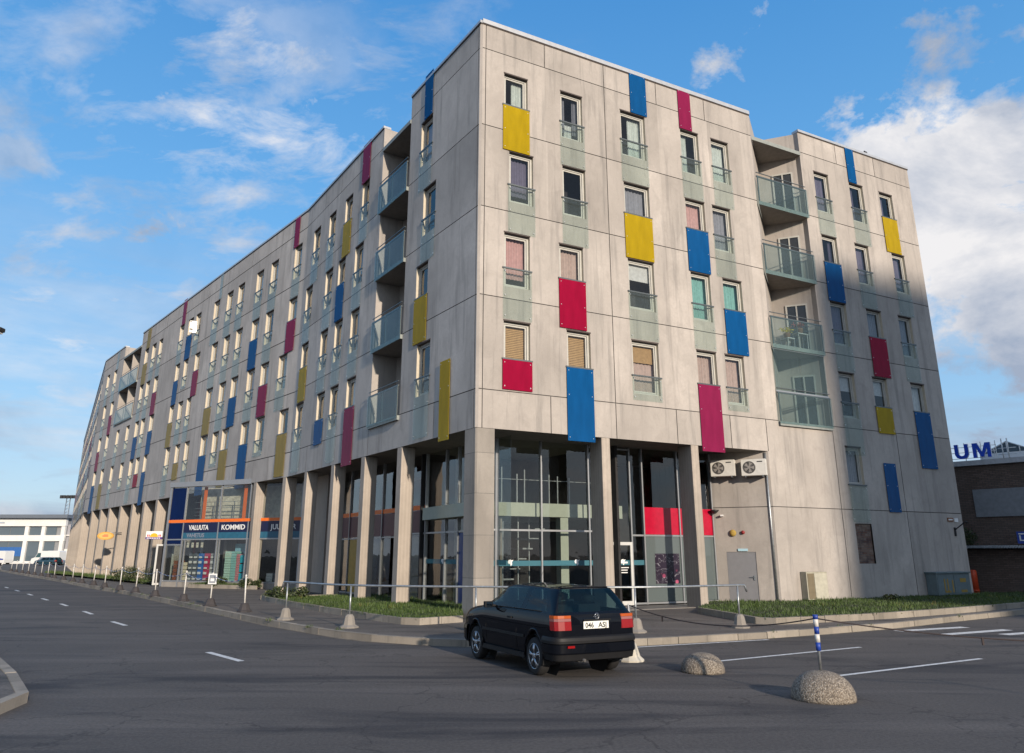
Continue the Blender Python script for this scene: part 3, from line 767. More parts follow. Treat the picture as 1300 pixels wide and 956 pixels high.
# entrance door on the right facade
b = MB()
for (a,c,z0,z1) in ((6.0,6.12,.2,2.36),(6.98,7.08,.2,2.36),(6.12,6.98,2.25,2.36),(6.12,6.98,.2,.34)): b.box(a,c,GO-.09,GO-.02,z0,z1,0,M=MR)
b.box(6.06,6.09,GO-.16,GO-.13,1.05,1.45,1,M=MR); b.box(6.06,6.09,GO-.13,GO-.09,1.08,1.11,1,M=MR); b.box(6.06,6.09,GO-.13,GO-.09,1.39,1.42,1,M=MR)
dr = b.build('entrance_door', [ALUW, STEEL], bld)
b = MB(); wing(b, 6.42, 1.66, .22, GO-.03, MR)
b.box(6.55,6.88,GO-.032,GO-.03,1.62,1.68,0,M=MR)
for k, (w0, w1) in enumerate(((6.28,6.92),(6.4,6.86),(6.5,6.86))): b.box(w0,w1,GO-.032,GO-.03,1.46-k*.085,1.49-k*.085,0,M=MR)
b.build('door_lettering', WHITE, dr)
# street-side bays: curtains and colour accents behind glass
BEIGE = simple('beige_curtain', (.30,.26,.21), .9); MARO = simple('maroon_infill', (.075,.012,.025), .4)
BLUEP = simple('blue_infill_panel', (.006,.035,.16), .3); YELP = simple('ochre_infill_panel', (.34,.22,.03), .4); ORG = simple('orange_trim', (.80,.16,.015), .45, noise_amt=.05)
slab('curtain', FA, -3.22, -1.75, GO+.25, GO+.3, .2, 3.1, BEIGE); slab('curtain', FA, -5.0, -4.2, GO+.3, GO+.34, .2, 5.6, BEIGE)
slab('blue_infill', FA, -4.1, -3.36, GO-.018, GO-.006, .28, 2.68, BLUEP)
slab('orange_trim', FA, -16.35, -6.8, GO-.03, GO-.006, 3.62, 3.80, ORG); slab('maroon_infill', FA, -16.35, -6.8, GO-.018, GO-.006, 2.68, 3.60, MARO)
slab('ochre_infill', FA, -14.4, -13.5, GO-.018, GO-.006, .28, 2.6, YELP)
slab('curtain', FA, -8.6, -7.4, GO+.3, GO+.34, .2, 2.6, BEIGE)
slab('stair_wall', FA, -18.75, -16.45, GO-.5, GO-.2, 0, ZS-.01, CONC_COL)
# recessed corner wall with grey service door (runs oblique from the glazing back to the facade line)
FE = Frame(Vector(FR.P(11.05,GO,0).xy), Vector((FR.P(12.45,0,0)-FR.P(11.05,GO,0)).xy)); LE = (FR.P(12.45,0,0)-FR.P(11.05,GO,0)).length
mb = MB()
for a, c, z0, z1 in ((0,.42,0,J5-.015),(.42,1.5,2.02,J5-.015),(1.5,LE,0,J5-.015),(0,LE,J5+.015,ZS)):
    p, q = loc(FE,a,0,0), loc(FE,c,0,0); mb.face([(p.x,p.y,z0),(q.x,q.y,z0),(q.x,q.y,z1),(p.x,p.y,z1)], 0, .35)
p, q = loc(FE,0,.03,0), loc(FE,LE,.03,0); mb.face([(p.x,p.y,J5-.015),(q.x,q.y,J5-.015),(q.x,q.y,J5+.015),(p.x,p.y,J5+.015)], 1)
mb.build('service_wall', [CONC, GROOVE], bld)
GREYD = simple('grey_steel_door', (.21,.21,.22), .5, noise_amt=.05)
b = MB(); b.box(.42,1.5,.02,.06,.15,2.02,0,M=Matrix.Translation(loc(FE,0,0,0)) @ Matrix.Rotation(FE.rz,4,'Z'))
sd = b.build('service_door', GREYD, bld)
b = MB(); ME = Matrix.Translation(loc(FE,0,0,0)) @ Matrix.Rotation(FE.rz,4,'Z')
b.box(1.36,1.42,-.01,.02,1.0,1.16,0,M=ME); b.box(1.25,1.41,-.05,-.03,1.10,1.125,0,M=ME); b.box(1.38,1.41,-.03,.0,1.10,1.125,0,M=ME)
b.build('door_handle', STEEL, sd)
b = MB(); b.tube([loc(FR,12.36,-.0+.10,.2), loc(FR,12.36,.10,ZS-.05)], .045, 10); b.build('downpipe', STEEL, bld)
# corner shop (projecting glazed box) -------------------------------------------------
NAVY = simple('navy_fascia', (.006,.010,.05), .35, noise_amt=.1); AZUR = simple('azure_fascia', (.02,.11,.18), .4)
DEEPB = cpanel('deep_blue_glass', (.003,.014,.07), .9, .05)
MS = Matrix.Translation(loc(FS,0,0,0)) @ Matrix.Rotation(FS.rz,4,'Z')
b = MB()
b.box(-.05,6.15,-.12,.25,5.74,6.02,0,M=MS)
b.box(-.05,.10,-.06,.12,.15,5.74,0,M=MS)
for mx in (1.28, 3.95, 6.12, 9.75): b.box(mx-.035,mx+.035,-.05,.06,.15,5.74,0,M=MS)
b.box(.10,10.0,-.045,.05,2.71,2.78,0,M=MS); b.box(.10,1.25,-.045,.05,2.42,2.48,0,M=MS); b.box(.10,10.0,-.045,.05,.42,.5,0,M=MS); b.box(1.5,1.55,-.04,.04,.5,2.71,0,M=MS); b.box(4.1,4.15,-.04,.04,.5,2.71,0,M=MS); b.box(6.2,6.25,-.04,.04,.5,2.71,0,M=MS)
sf = b.build('shopfront', ALU, bld)
b = MB(); b.box(.1,9.75,.0,.012,.5,5.7,0,M=MS); b.build('glass', SHOPGL, sf)
slab('plinth', FS, -.02, 10.0, -.03, .1, -.1, .42, CONC_CORNER, sf, MS)
slab('blue_infill', FS, .12, 1.24, -.02, -.008, 3.86, 5.68, DEEPB, sf, MS); slab('blue_infill', FS, .12, 1.24, -.02, -.008, 2.5, 3.68, DEEPB, sf, MS)
slab('orange_trim', FS, .10, 10.0, -.055, -.047, 3.69, 3.85, ORG, sf, MS)
slab('orange_trim', FS, 2.28, 2.50, .3, .34, 3.86, 5.72, ORG, sf, MS); slab('orange_trim', FS, 5.30, 5.52, .3, .34, 3.86, 5.72, ORG, sf, MS); slab('orange_trim', FS, 8.4, 8.6, .3, .34, 3.86, 5.72, ORG, sf, MS)
for a, c in ((1.32,3.91),(3.99,6.08),(6.16,9.71)):
    slab('sign_board', FS, a, c, -.03, -.016, 3.12, 3.68, NAVY, sf, MS); slab('sign_board', FS, a, c, -.03, -.016, 2.79, 3.12, AZUR, sf, MS)
LET = simple('white_letters', (.80,.80,.78), .5, noise_amt=0); LETG = simple('grey_letters', (.22,.24,.30), .5, noise_amt=0)
def sletter(txt, x, z, w, h, mat):
    text_obj('sign_lettering', txt, h*1.42, mat, sf, MS @ Matrix.Translation((x, -.045, z)), .006, .006, width=w)
sletter('VALUUTA', 1.74, 3.27, 1.5, .27, LET); sletter('VAHETUS', 1.62, 2.86, 1.35, .22, LETG); sletter('KOMMID', 4.19, 3.26, 1.7, .27, LET); sletter('JUUKSUR', 7.75, 3.24, 1.75, .27, LET)
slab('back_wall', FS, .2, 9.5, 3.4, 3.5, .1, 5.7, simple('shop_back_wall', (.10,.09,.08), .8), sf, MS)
slab('mezzanine_floor', FS, .2, 9.6, .25, 3.4, 3.15, 3.66, INTW, sf, MS)
slab('ground_floor', FS, .1, 9.7, .02, 3.4, .1, .45, FLOORC, sf, MS)
slab('curtain', FS, 1.35, 9.7, 1.0, 1.04, 3.68, 5.7, simple('cream_net_curtain', (.55,.52,.42), .9, noise_amt=.25, scale=5), sf, MS)
b = MB()
for z in (3.9,4.1,4.3,4.5,4.85): b.box(1.4,6.0,.55,.58,z,z+.025,0,M=MS)
for x in (1.9,2.9,4.4,5.2): b.box(x,x+.03,.54,.59,3.68,4.87,0,M=MS)
b.build('inner_railing', STEEL, sf)
b = MB(); b.box(0.06,.1,.0,3.2,.45,5.7,0,M=MS); b.box(-.02,.06,.0,.0+3.2,5.7,5.74,0,M=MS)
b.build('side_glazing', [SHOPGL], sf)
# white framed side door
b = MB(); M = MS @ Matrix.Translation((-.35,1.0,0)) @ Matrix.Rotation(R(60),4,'Z')
for (a,c,z0,z1) in ((-1.0,-.9,.2,2.5),(-.1,0,.2,2.5),(-.9,-.1,2.4,2.5),(-.9,-.1,.2,.32)): b.box(a,c,0,.06,z0,z1,0,M=M)
b.box(-.9,-.1,.02,.04,.32,2.4,1,M=M)
b.build('side_door', [ALUW, DARK], bld)
# glazing behind the far columns
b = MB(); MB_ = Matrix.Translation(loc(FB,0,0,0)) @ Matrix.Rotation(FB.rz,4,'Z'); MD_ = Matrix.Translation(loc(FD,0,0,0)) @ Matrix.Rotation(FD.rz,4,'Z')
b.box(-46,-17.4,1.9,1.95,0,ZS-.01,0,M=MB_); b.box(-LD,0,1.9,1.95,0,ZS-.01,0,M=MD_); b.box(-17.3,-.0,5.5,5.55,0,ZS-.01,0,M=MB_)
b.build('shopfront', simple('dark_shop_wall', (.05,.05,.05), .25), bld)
b = MB()
for x in (-19.0,-26.8): b.box(x,x+.35,1.84,1.89,0,ZS-.01,0,M=MB_)
b.build('red_pilaster', simple('oxide_red_paint', (.30,.035,.02), .5), bld)
rr_ = [-21,-24.3,-27.6,-31,-34.5,-38]
b = MB()
for x in rr_: b.box(x,x+.06,1.82,1.9,0,ZS-.01,0,M=MB_)
b.build('mullion', ALU, bld)

# ------------------------------------------------------------------ ground
def poly(name, pts, z, mat, kind='structure'):
    mb = MB(); mb.face([(x,y,z) for x,y in pts]); o = mb.build(name, mat)
    return tag(o, kind=kind)
ASPH = asphalt('road_asphalt', (.074,.068,.064), (.104,.094,.086), (.036,.036,.040))
PAVE = asphalt('pavement_asphalt', (.10,.090,.081), (.145,.128,.112), (.06,.056,.052))
poly('ground', [(-900,-500),(900,-500),(900,1200),(-900,1200)], -.02, simple('far_ground', (.09,.085,.07), .95, scale=.05))
poly('road', [(-300,-60),(120,-60),(120,200),(-300,300)], 0, ASPH)
kerb = [(-85,131),(-72,110.5),(-60,92.3),(-51,80.5),(-43.9,71.5),(-38,64),(-33.4,58),(-29,52.2),(-25.2,47.2),(-21.6,42.6),(-18.5,38.6),(-16.6,36),(-14,32.5),(-11.4,28.9),(-9.5,26.2),(-7.8,23.9),(-6.9,22.7),(-5.9,21.4),(-4.85,20.15),(-4.1,19.35),(-3.25,18.6),(-2.6,18.2),(-2,17.9),(-1,17.6),(0,17.45),(1,17.42),(2,17.55),(3,17.85),(4.5,18.5),(6.1,19.25),(8,20.3),(10.4,21.8),(12.97,23.72),(15,25.2),(17.15,26.75),(21,29.6),(26,33.5),(34,40)]
poly('pavement', kerb + [(50,80),(10,120),(-50,190),(-110,170)], .14, PAVE)
def sweep_blocks(name, pts, w, z0, z1, mat, L=1.0, gap=.012, side=1, kind='structure', bevel=.012):
    """kerb stones laid end to end along a line"""
    P = [Vector(p) for p in pts]; mb = MB(); rr = random.Random(name)
    for p, q in zip(P[:-1], P[1:]):
        d = q-p; n = max(1, round(d.length/L)); u = d.normalized(); nn = Vector((-u.y, u.x))*side
        for k in range(n):
            a = p + d*(k/n) + u*gap/2; b = p + d*((k+1)/n) - u*gap/2; dz = rr.uniform(-.006,.006)
            dn = nn*rr.uniform(-.006,.006)
            c = [a+dn, b+dn, b+dn+nn*w, a+dn+nn*w]
            t = rr.random()
            mb.face([(v.x,v.y,z1+dz) for v in c], 0, t)
            for i in range(4):
                v, w_ = c[i], c[(i+1)%4]
                mb.face([(v.x,v.y,z0),(w_.x,w_.y,z0),(w_.x,w_.y,z1+dz),(v.x,v.y,z1+dz)], 0, t)
    o = mb.build(name, mat); 
    return tag(o, kind=kind)
KERB = concrete('kerb_concrete', (.30,.265,.22), .8, dirt=(.13,.12,.10), seed=21)
sweep_blocks('kerb', kerb, .16, -.02, .15, KERB)
SAND = simple('gutter_sand', (.17,.145,.11), .95, noise_amt=.3, scale=3)
mb = MB()
kv = [Vector(p) for p in kerb]
for k in range(len(kv)-1):
    d = (kv[k+1]-kv[k]).normalized(); n = Vector((d.y,-d.x)); w0 = .10+.05*math.sin(k*1.7); w1 = .10+.05*math.sin((k+1)*1.7)
    mb.face([(kv[k].x,kv[k].y,.004),(kv[k+1].x,kv[k+1].y,.004),(kv[k+1].x+n.x*w1,kv[k+1].y+n.y*w1,.004),(kv[k].x+n.x*w0,kv[k].y+n.y*w0,.004)])
tag(mb.build('gutter', SAND), kind='structure')
# near-left pavement corner
poly('pavement', [(-9.9,15.5),(-7.9,13.0),(-6.6,11.2),(-6,8),(-6,-20),(-60,-20),(-60,60),(-38,52)][::-1], .12, PAVE)
sweep_blocks('kerb', [(-38,52),(-20,29),(-9.9,15.5),(-7.9,13.0),(-6.6,11.2),(-6,8),(-6,-10)], .15, -.02, .135, KERB, side=-1)

# road markings
WHITEP = simple('worn_road_paint', (.62,.62,.60), .7, noise_amt=.25, scale=12)
mb = MB()
def dash(a, b, w=.13, z=.005):
    a = Vector(a); b = Vector(b); d = (b-a).normalized(); n = Vector((-d.y,d.x))*w/2
    mb.face([(a.x+n.x,a.y+n.y,z),(b.x+n.x,b.y+n.y,z),(b.x-n.x,b.y-n.y,z),(a.x-n.x,a.y-n.y,z)])
cen = [(-30.32,47.53),(-27.15,43.52),(-23.9,39.38),(-20.76,35.35),(-17.77,31.6),(-14.57,27.45),(-11.42,23.29),(-8.45,19.6)]
for k, c in enumerate(cen[:-1]):
    d = (Vector(cen[k+1])-Vector(c)).normalized(); c = Vector(c); dash(c-d*.85, c+d*.85)
dash((-6.25,16.65),(-5.1,15.3))
for c in ((-33.6,51.7),(-37,56),(-40.4,60.4),(-44,65)): 
    c = Vector(c); d = Vector((.62,-.785)); dash(c-d*.9, c+d*.9)
dash((2.3,17.33),(6.05,19.02), .10); dash((3.75,15.22),(7.55,17.52), .10); dash((5.35,13.5),(9.05,15.66), .10)
dash((10.1,21.05),(12.5,22.15), .3); dash((10.86,20.19),(13.2,21.4), .3); dash((12.3,20.15),(15.5,21.7), .3)
tag(mb.build('road_marking', WHITEP), kind='structure')

# planting beds
SOIL = simple('bed_soil', (.045,.05,.022), .95, noise_amt=.4, scale=4)
def bed(pts, z=.27):
    mb = MB(); mb.face([(x,y,z) for x,y in pts]); return tag(mb.build('planting_bed', SOIL), kind='structure')
gA = lambda s, y=GO: tuple(FA.P(-s, y, 0).xy); gR = lambda x, y=0: tuple(FR.P(x, y, 0).xy)
bed1 = [(-1.35,22.05),(-2.45,21.15),(-2.95,21.35),(-4.2,23.0),(-6.25,25.95),(-8.0,28.6),(-9.4,30.9),(-10.3,32.6),gA(11.5,.2),gA(11.3,1.7),gA(.9,1.7),gA(.75,.05)]
bed2 = [(5.9,25.35),(6.55,21.55),(7.0,21.25),(8.6,22.0),(11.24,23.35),(14.2,25.3),(17.67,27.7),(22,31.2),(28,36.5),gR(26.5,.0),gR(12.4,-.02),gR(10.2,1.3)]
bed3 = [(-17.9,43.75),(-13.5,41.75),(-13.3,42.15),(-15,43.1),(-17.7,44.3)]
bed4 = [(-22.0,48.0),(-20.9,46.3),(-20.4,46.6),(-22.0,49.6),(-25,53.4),(-28.5,57.6),(-36,66.8),(-43,74.8),(-43.8,73.6),(-36.5,65.2),(-29,56),(-25.4,51.9)]
for b_ in (bed1, bed2, bed3, bed4): bed(b_)
sweep_blocks('kerb', bed1[:9], .13, .1, .31, KERB, side=-1, L=.9)
sweep_blocks('kerb', bed2[:9], .14, .1, .31, KERB, side=1, L=1.0)
sweep_blocks('kerb', bed3[:2], .12, .1, .34, KERB, side=1, L=1.0)
def inside(p, pl):
    x, y = p; c = False
    for i in range(len(pl)):
        x1,y1 = pl[i]; x2,y2 = pl[i-1]
        if (y1 > y) != (y2 > y) and x < (x2-x1)*(y-y1)/(y2-y1)+x1: c = not c
    return c
def grassmat(name, a, b_):
    m, nt, bb = newmat(name); gi = nt.nodes.new('ShaderNodeAttribute'); gi.attribute_name = 'tone'
    nt.links.new(ramp(nt, gi.outputs['Fac'], [(0, a), (.6, b_), (.93, tuple(x*1.3 for x in b_)), (1, (.22,.17,.06))]), bb.inputs['Base Color'])
    bb.inputs['Roughness'].default_value = .6
    return m
GRASS = grassmat('grass_blades', (.020,.036,.007), (.052,.088,.014))
LEAF = grassmat('shrub_leaves', (.014,.024,.007), (.045,.062,.016))
def grass(pts, n, z=.27, h=(.03,.10), seed=1):
    rr = random.Random(seed); xs = [p[0] for p in pts]; ys = [p[1] for p in pts]; mb = MB()
    k = 0
    while k < n:
        x, y = rr.uniform(min(xs), max(xs)), rr.uniform(min(ys), max(ys))
        if not inside((x,y), pts): continue
        k += 1
        cl = noise.noise(Vector((x*.9, y*.9, seed)))
        hh = rr.uniform(*h)*(1+.9*cl) * (2.0 if rr.random() < .012 else 1)
        t = rr.uniform(0, math.pi); w = rr.uniform(.008,.02); lx, ly = rr.uniform(-.05,.05), rr.uniform(-.05,.05)
        dx, dy = math.cos(t)*w, math.sin(t)*w
        tone = min(1, max(0, .45+.5*cl+rr.uniform(-.25,.3)))
        mb.face([(x-dx,y-dy,z-.02),(x+dx,y+dy,z-.02),(x+lx,y+ly,z+hh)], 0, tone)
    return tag(mb.build('grass', GRASS), 'short green grass growing in the kerbed beds', 'grass', kind='stuff')
grass(bed1, 22000, seed=1); grass(bed2, 26000, seed=2); grass(bed3, 3500, seed=3, h=(.06,.2)); grass(bed4, 6000, seed=4, h=(.08,.22))
def weeds():
    rr = random.Random(77); mb = MB()
    for k in range(len(kv)-1):
        d = kv[k+1]-kv[k]
        if kv[k].y > 60: continue
        for _ in range(int(d.length*1.1)):
            c = kv[k]+d*rr.random()+Vector((-d.y,d.x)).normalized()*rr.choice([.17,-.02,.02,.17]); z = .15 if rr.random() < .6 else .0
            if rr.random() < .45: continue
            for _ in range(rr.randint(8,26)):
                x, y = c.x+rr.gauss(0,.05), c.y+rr.gauss(0,.04); t = rr.uniform(0,3.14); w = .008; hh = rr.uniform(.02,.09)
                mb.face([(x-math.cos(t)*w,y-math.sin(t)*w,z-.02),(x+math.cos(t)*w,y+math.sin(t)*w,z-.02),(x+rr.uniform(-.05,.05),y+rr.uniform(-.05,.05),z+hh)], 0, rr.random())
    return tag(mb.build('weeds', GRASS), 'scattered weed tufts in the joints of the kerb stones', 'weeds', kind='stuff')
weeds()
def shrub(x, y, w, h, label, z=.25, seed=1, n=900, flowers=False):
    rr = random.Random(seed); mb = MB()
    cs = [(rr.uniform(-.5,.5)*w, rr.uniform(-.3,.3)*w, rr.uniform(.25,.6)*h, rr.uniform(.25,.5)*h) for _ in range(7)]
    for _ in range(n):
        cx, cy, cz, r0 = rr.choice(cs); v = Vector((rr.gauss(0,1),rr.gauss(0,1),rr.gauss(0,1))).normalized()*r0*rr.uniform(.5,1.05)
        p = Vector((cx,cy,cz))+Vector((v.x*1.2,v.y*1.2,v.z)); p.z = max(.0, p.z)
        a = Vector((rr.gauss(0,1),rr.gauss(0,1),rr.gauss(0,1))).normalized()*.045; b2 = a.cross(Vector((rr.gauss(0,1),rr.gauss(0,1),rr.gauss(0,1)))).normalized()*.03
        mb.face([tuple(p-a), tuple(p+b2), tuple(p+a), tuple(p-b2)], 0, rr.random()*.95)
    root = empty('shrub', (x,y,z), label=label, cat='shrub')
    mb.build('foliage', LEAF, root)
    mb = MB()
    for c in cs[:5]: mb.tube([(0,0,-.05),(c[0]*.5,c[1]*.5,c[2]*.5),(c[0],c[1],c[2])], [.014,.010,.005], 5)
    mb.build('stem', simple('stem_bark', (.07,.05,.03), .9, noise_amt=0) if 'stem_bark' not in MATS else MATS['stem_bark'], root)
shrub(-16.2,43.4,1.2,.55,'low green shrub under the tile display window of the corner shop', seed=3)
shrub(-13.9,42.2,1.0,.45,'low green shrub under the turquoise stacks in the shop window', seed=4)
shrub(-21.4,47.6,1.6,.8,'dark green shrub beside the white framed side door', seed=5)
shrub(-23.6,50.6,2.6,1.1,'spreading shrub with reddish tips at the foot of the far columns', seed=6, n=1500)
shrub(-26.0,53.6,1.8,.8,'rounded shrub left of the spreading shrub at the far columns', seed=8)
shrub(-8.5,31.3,1.6,.55,'weedy shrub in the grass bed behind the handrail end', seed=9)
shrub(-9.6,32.4,.9,.4,'small weed clump at the far tip of the handrail grass bed', seed=11, n=400)
shrub(14.3,29.8,.5,.3,'weed tuft growing in front of the beige wall cabinet', seed=12, n=300)

# ------------------------------------------------------------------ handrail along the corner pavement
CONB = concrete('cast_base_concrete', (.27,.245,.215), .6, seed=33)
RUBB = simple('dark_rubber_base', (.045,.040,.042), .8)
hr = empty('handrail', (-6.46,22.8,.14), label='galvanised pipe handrail on concrete bases curving round the building corner', cat='handrail')
posts = [(-6.46,22.8),(-4.15,20.43),(-.88,19.45),(2.98,19.23),(5.81,20.43)]
o0 = Vector((-6.46,22.8,.14)); b = MB()
pl = [Vector((p[0],p[1],1.17)) for p in posts]
endA = pl[0] + (pl[0]-pl[1]).normalized()*.22; endB = pl[-1] + (pl[-1]-pl[-2]).normalized()*.22
# smooth curve between second and fourth posts
def cr(p0,p1,p2,p3,t): return .5*((2*p1)+(-p0+p2)*t+(2*p0-5*p1+4*p2-p3)*t*t+(-p0+3*p1-3*p2+p3)*t**3)
path = [endA-Vector((0,0,.16))+(endA-pl[0])*.35, endA-Vector((0,0,.03))+(endA-pl[0])*.1, endA]
ext = [2*pl[0]-pl[1]] + pl + [2*pl[-1]-pl[-2]]
for k in range(4):
    for j in range(8): path.append(cr(ext[k],ext[k+1],ext[k+2],ext[k+3],j/8))
path += [pl[-1], endB, endB-Vector((0,0,.03))+(endB-pl[-1])*.1, endB-Vector((0,0,.16))+(endB-pl[-1])*.35]
b.tube([p-o0 for p in path], .027, 10); b.build('rail', STEEL, hr)
for p in posts:
    b = MB(); q = Vector((p[0],p[1],.14))-o0
    b.tube([q+Vector((0,0,.2)), q+Vector((0,0,1.01))], .024, 8); b.build('post', STEEL, hr)
    b = MB(); b.lathe([(.25,0),(.25,.03),(.16,.08),(.12,.27),(.08,.32),(.03,.33)], 8, 0, tuple(q), smooth=False); b.build('concrete_base', CONB, hr)

# barrier posts with plastic chain along the long facade
WP = simple('white_post_paint', (.62,.60,.56), .5, noise_amt=.2, scale=20)
pp = [(-8.68,25.89),(-10.84,28.6),(-13.13,31.78),(-15.83,35.21),(-18.36,38.65),(-20.29,40.98),(-22.7,44.1),(-25.2,47.6),(-27.71,50.9),(-29.81,53.6),(-32.5,57.2),(-35.38,61.0),(-37.6,63.9),(-40.0,67.0),(-42.6,70.3),(-45.2,73.6),(-48.0,77.2),(-51.0,81.0),(-54.2,85.2)]
ordn = ['first','second','third','fourth','fifth','sixth','seventh','eighth','ninth','tenth','eleventh','twelfth','thirteenth','fourteenth','fifteenth','sixteenth','seventeenth','eighteenth','nineteenth']
def barrier_post():
    root = empty('barrier_post', (0,0,.14))
    b = MB(); b.lathe([(.24,0),(.24,.04),(.20,.06),(.13,.24),(.10,.27),(.04,.275)], 8, 0, smooth=False); b.build('base', RUBB, root)
    b = MB(); b.tube([(0,0,.2),(0,0,1.12)], .026, 8); b.build('pole', WP, root)
    b = MB(); b.lathe([(.034,1.08),(.036,1.12),(.02,1.16)], 8); b.build('cap', WP, root)
    return root
pr0 = barrier_post()
for k, p in enumerate(pp):
    o = pr0 if k == 0 else copy_tree(pr0)
    q = Vector(p)
    # keep bases on the pavement, just inside the kerb
    o.location = (q.x, q.y, .14)
    o.rotation_euler = (R(rnd.uniform(-2.5,2.5)), R(rnd.uniform(-2.5,2.5)), rnd.uniform(0,1))
    tag(o, 'white barrier post on a dark rubber base, %s along the kerb counting from the handrail' % ordn[k], 'post', 'barrier posts along the kerb')
m, nt, bb = newmat('blue_white_plastic_chain'); tc = nt.nodes.new('ShaderNodeTexCoord')
wv = nt.nodes.new('ShaderNodeTexWave'); wv.inputs['Scale'].default_value = .9; nt.links.new(tc.outputs['Object'], wv.inputs['Vector'])
nt.links.new(mixc(nt, mathn(nt,'GREATER_THAN',wv.outputs['Fac'],.5), (.6,.6,.58), (.05,.09,.3)), bb.inputs['Base Color']); bb.inputs['Roughness'].default_value = .5
b = MB(); q0 = Vector((pp[0][0], pp[0][1], 0))
for k in range(len(pp)-1):
    a = Vector((*pp[k],1.2)); c = Vector((*pp[k+1],1.2))
    b.tube([a.lerp(c,t/10)-Vector((0,0,.16*4*(t/10)*(1-t/10)))-q0 for t in range(11)], .012, 5)
tag(b.build('barrier_chain', m, None, q0), 'blue and white plastic chain strung between the white barrier posts', 'chain')
# square notice hanging on the second post
b = MB(); b.box(-.16,.16,-.01,.01,-.18,.18,0); b.box(-.12,.12,-.013,-.011,-.14,.14,1); b.box(-.07,.07,-.016,-.014,-.08,.02,2)
tag(b.build('post_notice', [WHITE, simple('grey_print', (.25,.27,.3), .6, noise_amt=0), WHITE], None, (-10.80,28.5,1.08), R(-8)), 'small white square notice hung on the post before the tile window', 'notice')

# ------------------------------------------------------------------ domes, striped pole, chain at the right
m, nt, bb = newmat('exposed_aggregate'); tc = nt.nodes.new('ShaderNodeTexCoord'); vo = nt.nodes.new('ShaderNodeTexVoronoi'); vo.inputs['Scale'].default_value = 60
nt.links.new(tc.outputs['Object'], vo.inputs['Vector']); AGG = m
nt.links.new(mixc(nt, 1.0, ramp(nt, vo.outputs['Color'], [(0,(.09,.08,.07)),(.35,(.26,.23,.19)),(.7,(.40,.36,.30)),(1,(.55,.51,.45))]), mixc(nt, maprange(nt, vo.outputs['Distance'], 0,.6,1,0), (.55,.5,.45), (1,1,1)), 'MULTIPLY'), bb.inputs['Base Color'])
bp = nt.nodes.new('ShaderNodeBump'); bp.inputs['Strength'].default_value = .7; bp.inputs['Distance'].default_value = .012; bp.invert = True
nt.links.new(vo.outputs['Distance'], bp.inputs['Height']); nt.links.new(bp.outputs[0], bb.inputs['Normal']); bb.inputs['Roughness'].default_value = .85
def dome(x, y, r, h, label):
    b = MB(); prof = [(r*1.0,0),(r*1.0,.03)] + [(r*math.cos(t)**.9 if t < 1.5 else .01, .03+(h-.03)*math.sin(t)) for t in [i*math.pi/2/12 for i in range(1,13)]]
    b.lathe(prof, 40)
    o = b.build('concrete_dome', AGG, None, (x,y,0)); return tag(o, label, 'bollard', 'low concrete domes on the parking area')
dome(3.28,14.0,.37,.31,'low pebble concrete dome without a pole, nearer the black car')
dome(4.35,11.48,.43,.37,'low pebble concrete dome carrying the blue and white striped pole')
BLP = simple('blue_post_stripe', (.015,.05,.30), .45, noise_amt=.2, scale=18)
sp = empty('striped_pole', (4.35,11.48,.35), label='slim pole with blue and white stripes standing in the nearer concrete dome', cat='pole')
b = MB(); b.tube([(0,0,0),(0,0,.74)], .020, 10); b.build('tube', STEEL, sp)
zz = [.28,.39,.50,.60,.70,.76]
for k in range(5):
    b = MB(); b.tube([(0,0,zz[k]),(0,0,zz[k+1])], .034 if k < 4 else .036, 14); b.build('stripe', [BLP, WP][k%2], sp)
cb = empty('marker_post', (2.25,15.35,0), label='white pole on a pale stone base half hidden behind the car', cat='post')
b = MB(); b.lathe([(.25,0),(.25,.03),(.18,.09),(.12,.28),(.09,.33),(.02,.335)], 10, smooth=False); b.build('base', simple('pale_cast_base', (.50,.46,.38), .8), cb)
b = MB(); b.tube([(0,0,.3),(0,0,1.02)], .022, 8); b.build('pole', WP, cb)
ROPE = simple('dark_rope', (.045,.032,.03), .8, noise_amt=.2)
b = MB(); o1 = Vector((2.25,15.35,0))
def sag(a, c, s, n=18): return [a.lerp(c,t/n)-Vector((0,0,s*4*(t/n)*(1-t/n))) for t in range(n+1)]
A1, A2, A3 = Vector((2.25,15.35,1.0)), Vector((4.35,11.48,1.06)), Vector((8.3,10.2,.86))
b.tube([p-o1 for p in sag(A1,A2,.22)], .010, 6); b.tube([p-o1 for p in sag(A2,A3,.10)], .010, 6)
for p in (sag(A1,A2,.22)[4], sag(A2,A3,.10)[9]): b.box(p.x-o1.x-.012,p.x-o1.x+.012,p.y-o1.y-.01,p.y-o1.y+.01,p.z-.09,p.z+.01)
tag(b.build('barrier_rope', ROPE, None, o1), 'dark sagging rope tied from the striped pole to its neighbours', 'rope')
ep = empty('striped_pole', (8.3,10.2,0), label='striped pole just outside the frame holding the right end of the rope', cat='pole')
b = MB(); b.tube([(0,0,0),(0,0,1.0)], .022, 8); b.build('tube', STEEL, ep)

